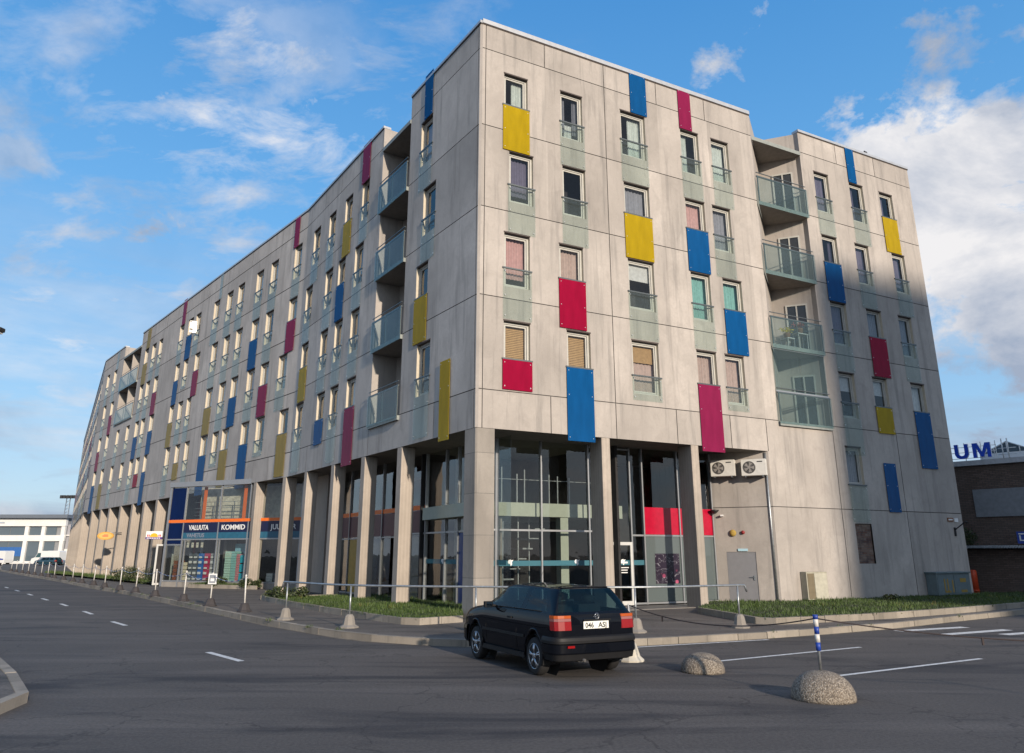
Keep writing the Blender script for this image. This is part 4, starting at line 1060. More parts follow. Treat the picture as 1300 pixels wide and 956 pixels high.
# ------------------------------------------------------------------ things on the walls
ACW = simple('air_conditioner_casing', (.62,.60,.55), .45, noise_amt=.08); ACD = simple('fan_grille', (.03,.03,.03), .5, noise_amt=0)
def ac_unit(t, z, label):
    p = FE.P(t, -.10, z); root = empty('air_conditioner', p, FE.rz, label, 'air conditioner', 'air conditioners under the slab')
    b = MB(); b.box(0,.92,-.36,0,0,.62); b.build('casing', ACW, root, bevel=.012)
    b = MB(); b.lathe([(.235,-.368),(.235,-.361)], 28, 0, (.30,0,.31), 'y', False); g = b.build('fan_grille', ACD, root)
    b = MB()
    for rr_ in (.07,.12,.17,.22):
        pts = [(.30+rr_*math.cos(a), -.374, .31+rr_*math.sin(a)) for a in [i*math.pi/12 for i in range(25)]]
        b.tube(pts, .005, 4)
    for i in range(5):
        a = i*2*math.pi/5; b.face([(.30+.05*math.cos(a-.3),-.371,.31+.05*math.sin(a-.3)),(.30+.2*math.cos(a-.45),-.371,.31+.2*math.sin(a-.45)),(.30+.2*math.cos(a+.25),-.371,.31+.2*math.sin(a+.25)),(.30+.05*math.cos(a+.4),-.371,.31+.05*math.sin(a+.4))], 0)
    b.lathe([(.055,-.385),(.055,-.365)], 14, 0, (.30,0,.31), 'y', False)
    b.build('fan', simple('fan_metal', (.28,.26,.24), .5) if 'fan_metal' not in MATS else MATS['fan_metal'], g)
    b = MB(); b.box(.60,.80,-.366,-.36,.50,.54); b.build('vent_slot', ACD, root)
    b = MB()
    for x in (.12,.76): b.box(x,x+.04,-.34,.10,-.05,-.0)
    b.build('bracket', STEEL, root)
ac_unit(.12, 4.85, 'beige air conditioner under the slab, left one of two, nearer the red panel')
ac_unit(1.28, 4.83, 'beige air conditioner under the slab, right one of two, nearer the downpipe')
# floodlight and small lamp by the red panel
b = MB(); b.lathe([(.05,0),(.16,.10),(.17,.14),(.02,.16)], 14, 0, (0,-.2,0), 'z'); b.box(-.015,.015,-.2,0,.02,.05)
tag(b.build('wall_lamp', simple('dark_lamp_metal', (.03,.03,.03), .4, noise_amt=0), None, FE.P(.12,-.02,3.45), FE.rz), 'dark round wall lamp beside the red glass panel', 'lamp')
b = MB(); b.box(-.05,.05,-.14,0,-.03,.03)
tag(b.build('security_camera', WHITE, None, FE.P(.36,-.02,3.38), FE.rz), 'small white security camera right of the dark wall lamp', 'camera')
b = MB(); b.lathe([(.03,0),(.12,.02),(.13,.06),(.04,.07)], 12, 0, (0,0,0), 'y')
tag(b.build('dried_wreath', simple('ochre_dried_plants', (.40,.27,.06), .9), None, FE.P(.72,-.09,2.72), FE.rz), 'ochre wall ornament above the grey service door', 'ornament')
b = MB(); b.lathe([(.02,0),(.07,.02),(.07,.06),(.02,.07)], 12, 0, (0,0,0), 'y')
tag(b.build('alarm_bell', simple('alarm_red', (.25,.02,.02), .5, noise_amt=0), None, FE.P(1.10,-.09,2.74), FE.rz), 'small dark red alarm bell above the grey service door', 'alarm bell')
b = MB(); b.box(0,.36,-.03,0,0,.09); 
dn = tag(b.build('door_sign', [simple('pale_blue_sign', (.40,.60,.68), .5, noise_amt=0)], None, FE.P(.86,-.012,2.05), FE.rz), 'small pale blue plate above the grey service door', 'sign')
# street number plate etc. at the right end of the wall
b = MB(); b.box(0,.38,-.03,0,0,.16,0); b.box(.05,.33,-.034,-.03,.05,.11,1)
tag(b.build('street_plate', [simple('brown_plate', (.20,.07,.02), .5, noise_amt=0), WHITE], None, FR.P(22.85,-.004,3.32), FR.rz), 'small brown street name plate high on the right end of the wall', 'sign')
b = MB(); b.box(0,.24,-.03,0,0,.17,0)
tag(b.build('number_plate', WHITE, None, FR.P(23.33,-.004,3.30), FR.rz), 'small white house number plate next to the brown street plate', 'sign')
b = MB(); b.tube([(0,0,0),(0,-.55,.35)], .025, 6); b.tube([(0,-.55,.35),(.0,-.62,.30)], .05, 8); b.box(-.04,.04,-.05,0,-.25,.12)
tag(b.build('wall_bracket', DARK, None, FR.P(23.25,-.004,2.95), FR.rz), 'black angled bracket below the house number plate', 'bracket')
# beige meter cabinet, grey electrical boxes
cab = empty('meter_cabinet', FR.P(13.50,-.30,.30), FR.rz, 'beige metal meter cabinet standing against the concrete wall', 'cabinet')
b = MB(); b.box(0,1.1,0,.28,0,1.0); b.build('body', simple('beige_cabinet_paint', (.33,.31,.24), .55), cab, bevel=.01)
b = MB(); b.box(.40,1.06,-.02,-.002,.04,.94); b.build('door', simple('cream_door_paint', (.42,.40,.32), .5), cab)
b = MB(); b.box(.05,.38,-.012,-.002,.04,.94); b.build('louvre', simple('rusty_louvre', (.16,.13,.08), .8), cab)
GRB = simple('grey_green_box_paint', (.12,.16,.17), .55)
ebx = empty('switch_cabinet', FR.P(20.8,-.5,.30), FR.rz, 'wide grey-green switch cabinet with faded yellow graffiti by the building end', 'cabinet')
b = MB(); b.box(0,2.2,0,.48,0,.86); b.box(-.05,2.25,-.05,.5,.86,.92); b.build('body', GRB, ebx, bevel=.01)
b = MB()
for x in (.04,1.12): b.box(x,x+1.04,-.015,-.002,.06,.78)
b.build('door', GRB, ebx)
m, nt, bb = newmat('faded_yellow_graffiti'); bb.inputs['Base Color'].default_value = (.30,.20,.04,1); GRAF = m
b = MB()
for x, z0, z1 in ((.42,.1,.65),(.62,.1,.65),(.42,.1,.18),(1.5,.5,.66),(1.5,.1,.2),(.95,.1,.6)): b.box(x,x+(.08 if z1-z0 > .3 else .4),-.022,-.016,z0,z1)
b.build('graffiti', GRAF, ebx)
# pigeon on the roof edge
b = MB(); b.lathe([(.01,-.16),(.05,-.10),(.075,0),(.06,.09),(.03,.13),(.02,.14)], 12, 0, (0,0,.1), 'x'); b.lathe([(.01,-.03),(.035,0),(.03,.03),(.008,.06)], 10, 0, (.13,0,.19), 'x')
b.tube([(0,.02,0),(0,.02,.06)], .006, 4); b.tube([(0,-.02,0),(0,-.02,.06)], .006, 4); b.box(-.26,-.12,-.03,.03,.08,.10)
tag(b.build('pigeon', simple('pigeon_feathers', (.07,.07,.08), .7), None, FR.P(20.97,.08,ZT+.13), FR.rz+.4), 'dark pigeon sitting on the roof edge at the upper right', 'bird')
# balcony flowers
POT = simple('flower_pot', (.25,.12,.06), .7, noise_amt=.1)
def flowers(p, label, c, seed):
    rr = random.Random(seed); root = empty('flower_pot', p, FR.rz, label, 'flower pot')
    b = MB(); b.lathe([(.10,0),(.14,.2),(.15,.22),(.12,.22)], 14); b.build('pot', POT, root)
    b = MB()
    for _ in range(160):
        v = Vector((rr.gauss(0,.14), rr.gauss(0,.10), .30+abs(rr.gauss(0,.09)))); a = Vector((rr.gauss(0,1),rr.gauss(0,1),rr.gauss(0,1))).normalized()*.035; q = a.cross(Vector((0,.3,1))).normalized()*.03
        b.face([tuple(v-a),tuple(v+q),tuple(v+a),tuple(v-q)], 0, rr.random())
    nm = 'petals_'+str(seed)
    b.build('blossom', simple(nm, c, .7, noise_amt=.1), root)
flowers(FR.P(14.45,.28,J3+.42), 'pot of bright yellow flowers behind the balcony glass', (.75,.60,.04), 1)
flowers(FR.P(15.2,.25,J3+.72), 'pot with small red flowers at the balcony railing', (.35,.06,.05), 2)
b = MB(); b.box(-.22,.22,-.22,.22,.40,.44)
for x in (-.2,.17):
    for y in (-.2,.17): b.box(x,x+.03,y,y+.03,0,.40)
tag(b.build('stool', ALUW, None, FR.P(14.45,.28,J3-.03), FR.rz), 'small white stand under the yellow balcony flowers', 'plant stand')
b = MB(); b.box(-.3,.3,-.16,.16,.70,.74)
for x in (-.28,.25):
    for y in (-.14,.11): b.box(x,x+.03,y,y+.03,0,.70)
tag(b.build('side_table', ALUW, None, FR.P(15.2,.25,J3-.03), FR.rz), 'small white table under the red balcony flowers', 'table')

# hanging signs by the corner shop
sg = empty('hanging_sign', (-21.65,46.0,2.78), R(2), 'white light-box sign with yellow arc and violet band beside the corner shop', 'sign')
b = MB(); b.box(0,.95,0,.12,.12,.46); b.build('box', WHITE, sg, bevel=.01)
b = MB(); b.box(0,.95,-.006,.126,0,.12); b.build('band', simple('violet_band', (.09,.03,.22), .5, noise_amt=0), sg)
b = MB(); b.face([(.48+.24*math.cos(t),-.004,.13+.22*math.sin(t)) for t in [i*math.pi/12 for i in range(13)]]); b.build('arc', simple('yellow_arc', (.80,.42,.02), .5, noise_amt=0), sg)
b = MB()
for x, c in ((.08,0),(.17,0),(.74,0),(.83,0)): b.box(x,x+.06,-.006,-.002,.15,.27)
b.build('red_marks', simple('red_marks', (.55,.05,.06), .5, noise_amt=0), sg)
b = MB()
for x in range(8): b.box(.08+x*.1,.14+x*.1,-.010,-.007,.03,.09)
b.build('white_marks', WHITE, sg)
b = MB()
for z in (.02,.48): b.tube([(.95,.06,z),(1.55,.06,z)], .015, 6)
b.build('arm', STEEL, sg)
ov = empty('hanging_sign', (-32.9,63.0,3.35), R(8), 'orange oval sign on an arm in front of the far columns', 'sign')
b = MB(); b.lathe([(.60,-.05),(.60,.05)], 32, 0, (0,0,0), 'y', False); o = b.build('board', simple('orange_oval', (.62,.33,.06), .5, noise_amt=.1), ov); o.scale = (1.05,1,.52)
b = MB(); b.lathe([(.5,-.056),(.5,-.051)], 32, 0, (0,0,0), 'y', False); o = b.build('inner_oval', simple('amber_oval', (.70,.42,.12), .5, noise_amt=0), ov); o.scale = (1.0,1,.45)
b = MB(); b.tube([(.3,0,.28),(.9,.9,.28)], .02, 6); b.tube([(-.2,0,.2),(.9,.9,.15)], .02, 6); b.build('arm', STEEL, ov)
b = MB(); b.box(-.22,.22,-.062,-.058,-.05,.02); b.box(-.12,.2,-.062,-.058,.06,.10); b.build('red_marks', MATS['red_marks'], ov)

# ------------------------------------------------------------------ goods in the shop window
def sloc(x, y, z): 
    p = FS.P(x,y,z); return (p.x,p.y,p.z)
gm = {k: simple('goods_'+k, c, .5, noise_amt=.15, scale=20) for k, c in dict(slate=(.10,.12,.14), blue=(.03,.14,.42), crimson=(.42,.03,.09), grey=(.30,.30,.30), white=(.65,.66,.64), brown=(.22,.07,.03), aqua=(.25,.50,.46), mint=(.42,.62,.52), turq=(.02,.36,.45), sky=(.20,.42,.52), cream=(.62,.58,.45), navy=(.02,.07,.30), pink=(.55,.22,.24)).items()}
colsW = [(1.62,'slate','dark patterned'),(1.98,'slate','slate grey'),(2.36,'blue','bright blue'),(2.80,'crimson','crimson'),(3.26,'grey','grey ringed')]
lv = ['lowest','second','third','fourth','top']
for ci, (x, c, nm_) in enumerate(colsW):
    for k in range(5):
        z = .52 + k*.295
        root = empty('package', sloc(x,.32,z), FS.rz, '%s shelf package in the tile display window, %s of its column' % (nm_, lv[k]), 'package', 'packages in the shop window')
        b = MB(); b.box(0,.38 if x > 2 else .33,0,.3,0,.27); b.build('box', gm[c], root)
        b = MB(); b.box(.02,.26,-.006,-.001,.02,.11+.04*(k%2)); b.build('label', gm['white'], root)
for k in range(4):
    b = MB(); b.box(0,.17,0,.01,0,.27,0); b.box(.03,.14,-.003,0,.15,.2,1)
    tag(b.build('price_card', [gm['cream'], gm['grey']], None, sloc(1.62+k*.36,.05,2.30), FS.rz), 'cream price card hanging in the window, %s from the left of four' % ordn[k], 'card', 'price cards in the shop window')
def stack(x, w, z1, c, label, n=12, d=.4, y=.35):
    b = MB(); h = (z1-.5)/n; rr = random.Random(label)
    for k in range(n):
        j = rr.uniform(-.015,.015); b.box(j,w+j,0,d,k*h,k*h+h*.86,0)
    tag(b.build('goods_stack', gm[c], None, sloc(x,y,.5), FS.rz), label, 'stack of goods')
stack(4.30,.42,2.1,'mint','tall mint green stack of folded goods, leftmost in the right shop window')
stack(4.45,.9,2.6,'sky','pale blue bale at the back of the right shop window', 3, .3, .9)
stack(4.76,.36,2.1,'aqua','sea green stack of folded goods next to the mint stack')
stack(5.15,.22,1.95,'pink','narrow stack with pinkish edges between green and turquoise stacks')
stack(5.40,.30,1.95,'turq','deep turquoise stack in the right shop window', 3)
stack(5.73,.32,1.9,'sky','light turquoise stack at the right end of the shop window', 3)
stack(.45,.42,1.6,'brown','rust brown stack of boxes behind the narrow left pane', 5)
stack(.92,.30,1.5,'cream','cream stack behind the narrow left pane', 5)
stack(7.95,.36,2.0,'navy','dark blue stack of boxes between the shop columns', 9)
stack(7.35,.42,.95,'white','low white printed stack at the window foot between the shop columns', 3)

# ------------------------------------------------------------------ car
PAINT = simple('black_car_paint', (.004,.005,.008), .5, spec=.0, noise_amt=0, coat=.55)
TRIM = simple('black_plastic_trim', (.012,.012,.013), .5, spec=.2, noise_amt=.1)
TYRE = simple('tyre_rubber', (.016,.015,.015), .85, noise_amt=.1)
CGL = glass('car_glass', (.30,.42,.45), 1.45, haze=(.02,.05,.07), haze_amt=.1, boost=.8)
ALLOY = simple('alloy_wheel', (.45,.46,.48), .25, metal=.9, noise_amt=0)
TLR = simple('red_lamp_lens', (.24,.002,.003), .25, noise_amt=0, coat=.15); TLO = simple('amber_lamp_lens', (.40,.07,.004), .25, noise_amt=0, coat=.15); TLW = simple('clear_lamp_lens', (.28,.10,.09), .15, noise_amt=0, coat=.6)
def car_shell():
    # control rows: each row is 11 points (x, y, z) from floor centre over the side to roof centre
    def sec(x, belt=.92, roof=1.40, top=1.0, wmul=1.0, hood=None, z0=.20, lean=0.0):
        if hood is None:
            pts = [(x,0,z0),(x,.66,z0),(x,.80,z0+.03),(x,.838,.42),(x,.845,.62),(x,.832,.80),(x,.800,belt-.015),(x,.780,belt+.02),(x,.60,roof-.06),(x,.50,roof-.012),(x,0,roof+.02)]
        else:
            h = hood
            pts = [(x,0,z0),(x,.66,z0),(x,.80,z0+.03),(x,.838,.42),(x,.845,.58),(x,.830,h-.12),(x,.79,h-.04),(x,.74,h-.01),(x,.58,h+.012),(x,.35,h+.03),(x,0,h+.045)]
        return [(p[0], p[1]*wmul, p[2]) for p in pts]
    def endrow(xs, sc, z0=.28, roof=1.40, belt=.92, hood=None):
        b_ = sec(0, belt, roof, hood=hood, z0=z0); return [(xs[i], p[1]*sc, p[2]) for i, p in enumerate(b_)]
    xr = [-.72,-.74,-.755,-.765,-.765,-.76,-.735,-.71,-.47,-.38,-.34]
    rows = [endrow([x-.03 for x in xr],0), endrow([x-.022 for x in xr],.45), endrow([x-.004 for x in xr],.80), endrow([x+.04 for x in xr],.955)]
    rows[0][10] = (-.36,0,1.41)
    r4 = [(-.60,0,.24)]+[(-.60+ (0 if i < 8 else (.35 if i == 8 else .40)), p[1], p[2]) for i, p in enumerate(sec(0))][1:]
    rows.append(r4)
    rows.append([(-.38 if i < 8 else -.10, p[1], p[2]) for i, p in enumerate(sec(0, roof=1.405))])
    for x, rf in ((.0,1.41),(.35,1.415),(.75,1.42),(1.15,1.415)):
        s_ = sec(x, roof=rf); s_ = [((p[0]+.12) if i >= 8 and x < .2 else p[0], p[1], p[2]) for i, p in enumerate(s_)]; rows.append(s_)
    s_ = sec(1.50, roof=1.395, belt=.915); rows.append([(p[0]-(.05 if i >= 8 else 0), p[1], p[2]) for i, p in enumerate(s_)])
    s_ = sec(1.78, roof=1.30, belt=.91); rows.append([(p[0] if i < 8 else p[0]-.10, p[1], p[2]) for i, p in enumerate(s_)])
    s_ = sec(2.08, roof=1.12, belt=.905); rows.append([(p[0] if i < 8 else p[0]-.06, p[1], p[2]) for i, p in enumerate(s_)])
    rows.append(sec(2.36, hood=.905)); rows.append(sec(2.65, hood=.875)); rows.append(sec(2.92, hood=.83, wmul=.98))
    s_ = sec(3.10, hood=.765, wmul=.94, z0=.26); rows.append(s_)
    s_ = sec(3.20, hood=.70, wmul=.80, z0=.32); rows.append(s_)
    s_ = sec(3.235, hood=.69, wmul=.42, z0=.32); rows.append(s_)
    s_ = sec(3.24, hood=.69, wmul=0, z0=.32); rows.append(s_)
    return rows
def cmr(a, b, c, d, t, k=.42):
    return tuple((2*t**3-3*t*t+1)*b[i] + (t**3-2*t*t+t)*k*(c[i]-a[i]) + (-2*t**3+3*t*t)*c[i] + (t**3-t*t)*k*(d[i]-b[i]) for i in range(3))
def make_car(paint, plate=True):
    root = empty('parked_car', (0,0,0))
    rows = car_shell(); NR, NC = len(rows), 11; S1, S2 = 5, 4
    fine = []
    for r0 in range(NR-1):
        for a in range(S1):
            t = a/S1; fine.append([cmr(rows[max(r0-1,0)][j], rows[r0][j], rows[r0+1][j], rows[min(r0+2,NR-1)][j], t) for j in range(NC)])
    fine.append(rows[-1])
    grid = []
    for rw in fine:
        g = []
        for j in range(NC-1):
            for a in range(S2): g.append(cmr(rw[max(j-1,0)], rw[j], rw[j+1], rw[min(j+2,NC-1)], a/S2))
        g.append(rw[-1]); grid.append(g)
    body, side, rear, front, seal = MB(), MB(), MB(), MB(), MB()
    def put(mb, i, j, sgn):
        q = [grid[i][j], grid[i+1][j], grid[i+1][j+1], grid[i][j+1]]
        q = [(p[0], p[1]*sgn, p[2]) for p in q]
        if sgn > 0: q = q[::-1]
        mb.face(q, 0, smooth=True)
    for sgn in (1,-1):
        for i in range(len(grid)-1):
            for j in range(len(grid[0])-1):
                u, v = (i+.5)/S1, (j+.5)/S2
                c = [sum(grid[a][b_][k] for a, b_ in ((i,j),(i+1,j),(i+1,j+1),(i,j+1)))/4 for k in range(3)]
                if 1 < v < 5.5 and u > 3.2 and u < NR-3:
                    if (c[0]**2+(c[2]-.30)**2) < .335**2 or ((c[0]-2.475)**2+(c[2]-.30)**2) < .335**2: continue
                # rear window
                if 7.1 < v < 8.35 and u < 2.75: put(rear, i, j, sgn); continue
                if 7.1 < v < 7.95 and 4.9 < u < 7.3: put(side, i, j, sgn); continue
                if 7.1 < v < 7.95 and 7.55 < u < 11.5: put(side, i, j, sgn); continue
                if 8.1 < v and 10.25 < u < 12.9: put(front, i, j, sgn); continue
                put(body, i, j, sgn)
    body.build('body', paint, root, weld=True)
    side.build('side_window', CGL, root, weld=True); rear.build('rear_window', CGL, root, weld=True); front.build('windscreen', CGL, root, weld=True)
    # cabin
    b = MB(); b.box(-.4,2.0,-.7,.7,.30,.62,0)
    for y in (-.36,.36):
        for x in (.0,.95):
            b.box(x,x+.14,y-.24,y+.24,.6,1.02,0); b.lathe([(.02,0),(.11,.03),(.12,.14),(.02,.19)], 10, 0, (x+.04,y,1.04))
    b.box(1.62,1.95,-.66,.66,.62,.84,0); b.tube([(1.5+.02*math.cos(a),.36+.17*math.cos(a),.86+.17*math.sin(a)) for a in [i*math.pi/8 for i in range(17)]], .014, 5)
    b.build('interior', simple('car_interior', (.030,.032,.035), .8) if 'car_interior' not in MATS else MATS['car_interior'], root)
    # bumpers
    def sweep(path, prof):
        mb = MB(); n = len(prof); Q = [Vector(p) for p in path]; Q = [Q[0]]+Q+[Q[-1]]; P = []
        for k in range(1, len(Q)-2):
            for j in range(6): P.append(cr(Q[k-1],Q[k],Q[k+1],Q[k+2],j/6))
        P.append(Q[-1])
        for k in range(len(P)-1):
            def ring(i):
                d = (P[min(i+1,len(P)-1)]-P[max(i-1,0)]).normalized(); nn = Vector((d.y,-d.x,0)).normalized()
                return [tuple(P[i]+nn*a+Vector((0,0,z))) for a, z in prof]
            A_, B_ = ring(k), ring(k+1)
            for j in range(n): mb.face([A_[j],A_[(j+1)%n],B_[(j+1)%n],B_[j]], 0, smooth=False)
        return mb
    rp = [(-.34,.845,0),(-.55,.845,0),(-.68,.83,0),(-.755,.78,0),(-.795,.66,0),(-.815,.40,0),(-.82,0,0),(-.815,-.40,0),(-.795,-.66,0),(-.755,-.78,0),(-.68,-.83,0),(-.55,-.845,0),(-.34,-.845,0)]
    sweep(rp, [(0,.60),(.018,.585),(.03,.54),(.028,.50),(-.02,.49),(-.02,.61)][::1]).build('bumper_strip', TRIM, root)
    sweep(rp, [(.0,.49),(.020,.485),(.022,.36),(.012,.34),(-.04,.33),(-.04,.49)]).build('rear_bumper', paint, root)
    sweep([(p[0]+.015,p[1]*.99,0) for p in rp], [(.0,.34),(.010,.33),(-.01,.24),(-.10,.22),(-.10,.34)]).build('rear_valance', TRIM, root)
    fp = [(2.86,-.85,0),(3.02,-.835,0),(3.16,-.76,0),(3.245,-.6,0),(3.275,0,0),(3.245,.6,0),(3.16,.76,0),(3.02,.835,0),(2.86,.85,0)]
    sweep(fp, [(.0,.56),(.02,.54),(.03,.48),(.02,.30),(-.02,.24),(-.05,.24),(-.05,.56)]).build('front_bumper', paint, root)
    for y in (-1, 1):
        b = MB(); b.box(3.16,3.215,min(y*.42,y*.70),max(y*.42,y*.70),.57,.68); b.build('headlight', TLW, root, bevel=.01)
    # sills, rub strips, arches
    for y in (-1, 1):
        b = MB(); b.box(.36,2.12,min(y*.835,y*.862),max(y*.835,y*.862),.52,.565); b.build('rub_strip', TRIM, root)
        b = MB(); b.box(.34,2.13,min(y*.80,y*.846),max(y*.80,y*.846),.19,.27); b.build('sill', TRIM, root)
        for x in (0, 2.475):
            b = MB()
            pts = [(x+.345*math.cos(a), y*.838, .30+.345*math.sin(a)) for a in [math.pi*(-.06+1.12*i/20) for i in range(21)]]
            b.tube(pts, .020, 6); b.build('wheel_arch', paint, root)
            b = MB(); n = 20
            for k in range(n):
                a0, a1 = math.pi*(-.1+1.2*k/n), math.pi*(-.1+1.2*(k+1)/n)
                b.face([(x+.345*math.cos(a0),y*.84,.30+.345*math.sin(a0)),(x+.345*math.cos(a1),y*.84,.30+.345*math.sin(a1)),(x+.345*math.cos(a1),y*.50,.30+.345*math.sin(a1)),(x+.345*math.cos(a0),y*.50,.30+.345*math.sin(a0))], 0)
            b.face([(x+.36*math.cos(a),y*.50,.30+.36*math.sin(a)) for a in [2*math.pi*i/20 for i in range(20)]], 0)
            b.build('wheel_well', TYRE, root)
    # wheels
    for y in (-1, 1):
        for x in (0, 2.475):
            w = empty('wheel', (x, y*.74, .30)); w.parent = root
            b = MB(); prof = [(.20,-.09),(.27,-.095),(.292,-.075),(.30,-.04),(.30,.04),(.292,.075),(.27,.095),(.205,.09)]
            b.lathe(prof, 36, 0, (0,0,0), 'y'); b.build('tyre', TYRE, w)
            b = MB(); b.lathe([(.20,.088*y),(.205,.094*y),(.193,.096*y),(.185,.05*y)], 32, 0, (0,0,0), 'y')
            b.build('rim', ALLOY, w)
            b = MB(); b.lathe([(.187,.045*y),(.187,.050*y)], 24, 0, (0,0,0), 'y', False); b.build('brake_disc', TRIM, w)
            b = MB()
            for k in range(5):
                a = 2*math.pi*k/5+.3; c_, s_ = math.cos(a), math.sin(a)
                for da in (-.12,.12):
                    a2 = a+da; b.tube([(.04*c_, .088*y, .04*s_), (.11*math.cos(a+da*.5), .096*y, .11*math.sin(a+da*.5)), (.19*math.cos(a2), .088*y, .19*math.sin(a2))], [.020,.016,.014], 6)
            b.lathe([(.055,.07*y),(.052,.104*y),(.03,.108*y),(.005,.108*y)], 16, 0, (0,0,0), 'y')
            b.build('spoke', ALLOY, w)
    # tail lamps wrapping the corner
    for y in (-1, 1):
        def lens(z0, z1, m, nm):
            b = MB(); P_ = [(-.792,.53),(-.790,.66),(-.770,.775),(-.72,.828),(-.60,.848)]; Q = [(x+.06,yy-.05) for x, yy in P_]
            sl = lambda z: (z-.70)*.10
            for k in range(4):
                f = [(P_[k][0]+sl(z0),P_[k][1]*y,z0),(P_[k+1][0]+sl(z0),P_[k+1][1]*y,z0),(P_[k+1][0]+sl(z1),P_[k+1][1]*y,z1),(P_[k][0]+sl(z1),P_[k][1]*y,z1)]
                b.face(f if y < 0 else f[::-1], 0, smooth=False)
                for z in (z0, z1): b.face([(P_[k][0]+sl(z),P_[k][1]*y,z),(P_[k+1][0]+sl(z),P_[k+1][1]*y,z),(Q[k+1][0]+sl(z),Q[k+1][1]*y,z),(Q[k][0]+sl(z),Q[k][1]*y,z)], 0)
            for e in (0, 4): b.face([(P_[e][0]+sl(z0),P_[e][1]*y,z0),(P_[e][0]+sl(z1),P_[e][1]*y,z1),(Q[e][0]+sl(z1),Q[e][1]*y,z1),(Q[e][0]+sl(z0),Q[e][1]*y,z0)], 0)
            return b
        t = lens(.665, .80, TLR, 'red').build('tail_light', TLR, root)
        lens(.803, .845, TLW, 'w').build('reversing_lens', TLW, t); lens(.848, .892, TLO, 'o').build('indicator_lens', TLO, t)
    # plate, badge, handle, wiper, fog lens, exhaust, mirrors
    if plate:
        b = MB(); b.box(-.012,0,-.26,.26,0,.115,0); pl_ = b.build('number_plate', simple('plate_white', (.78,.78,.72), .35, noise_amt=0) if 'plate_white' not in MATS else MATS['plate_white'], root, (-.795,.03,.675))
        for t_, yy in (('046', .225), ('ASJ', -.045)):
            text_obj('plate_text', t_, .115, TRIM, pl_, Matrix.Translation((-.014, yy, .017)) @ Matrix.Rotation(R(-90),4,'Z'), .001, .002, width=.17)
        b = MB()
        circ = lambda rr: [(-.786, rr*math.cos(a), .87+rr*math.sin(a)) for a in [i*math.pi/12 for i in range(25)]]
        b.tube(circ(.045), .005, 5)
        b.tube([(-.788,.028,.90),(-.788,.010,.875),(-.788,.0,.888),(-.788,-.010,.875),(-.788,-.028,.90)], .004, 4)
        b.tube([(-.788,.036,.875),(-.788,.018,.838),(-.788,.0,.868),(-.788,-.018,.838),(-.788,-.036,.875)], .004, 4)
        b.build('emblem', ALLOY, root)
        b = MB(); b.box(-.806,-.79,-.28,.28,.80,.825); b.build('plate_lamp_strip', TRIM, root)
    b = MB(); b.box(-.846,-.835,.50,.64,.435,.47); b.build('fog_lens', TLR, root)
    b = MB(); b.tube([(-.84,.30,.24),(-.70,.30,.25)], .026, 10); b.tube([(-.55,.30,.25),(-.70,.30,.25)], .06, 10); b.build('exhaust', simple('exhaust_steel', (.2,.19,.18), .4, metal=.8) if 'exhaust_steel' not in MATS else MATS['exhaust_steel'], root)
    for y in (-1, 1):
        b = MB(); b.box(1.62,1.72,min(y*.86,y*1.03),max(y*.86,y*1.03),.90,1.02); b.box(1.64,1.70,min(y*.78,y*.87),max(y*.78,y*.87),.91,.95); mo = b.build('wing_mirror', TRIM, root, bevel=.015)
        b = MB(); b.box(1.612,1.618,min(y*.88,y*1.01),max(y*.88,y*1.01),.915,1.005); b.build('mirror_glass', glassy_mirror, mo)
        b = MB(); b.box(.86,1.02,min(y*.832,y*.86),max(y*.832,y*.86),.76,.79); b.build('door_handle', TRIM, root)
        b = MB()
        for (xa,za,xb,zb_) in ((.66,.26,.66,.90),(1.98,.34,1.98,.88)): b.tube([(xa,y*.8445,za),(xa,y*.849,.60),(xb,y*.808,zb_)], .004, 4)
        b.build('door_gap', TYRE, root)
        b = MB(); b.tube([(-.18,y*.79,.935),(.72,y*.792,.935),(1.9,y*.79,.925)], .008, 5); b.build('window_seal', TRIM, root)
    b = MB(); b.box(-.41,-.30,-.5,.5,1.385,1.405); b.build('roof_lip', paint, root, bevel=.008)
    b = MB(); b.tube([(1.3,.0,1.42),(1.12,0,1.62)], .004, 4); b.build('aerial', TRIM, root)
    for ch in root.children:      # body sits a little high on its springs
        nm = ch.name.split('.')[0]
        if nm in ('wheel','wheel_well'): continue
        for o_ in [ch] + (list(ch.children) if nm != 'number_plate' else []):
            if o_.type != 'MESH': continue
            if nm == 'number_plate': o_.location.z += .09; continue
            for v in o_.data.vertices: v.co.z += (.05 if v.co.z < .62 else .085)*(1-max(0, min(1,(v.co.z-.97)/.42)))
    return root
glassy_mirror = simple('mirror_glass', (.5,.55,.55), .03, metal=1.0, noise_amt=0)
car = make_car(PAINT)
hd = math.atan2(2.07+.05, -1.09)
car.scale = (.945,.945,1.0); car.location = (1.07, 13.96, 0.0); car.rotation_euler = (0,0,hd)
tag(car, 'black three-door hatchback seen from behind, parked in front of the building corner', 'car')

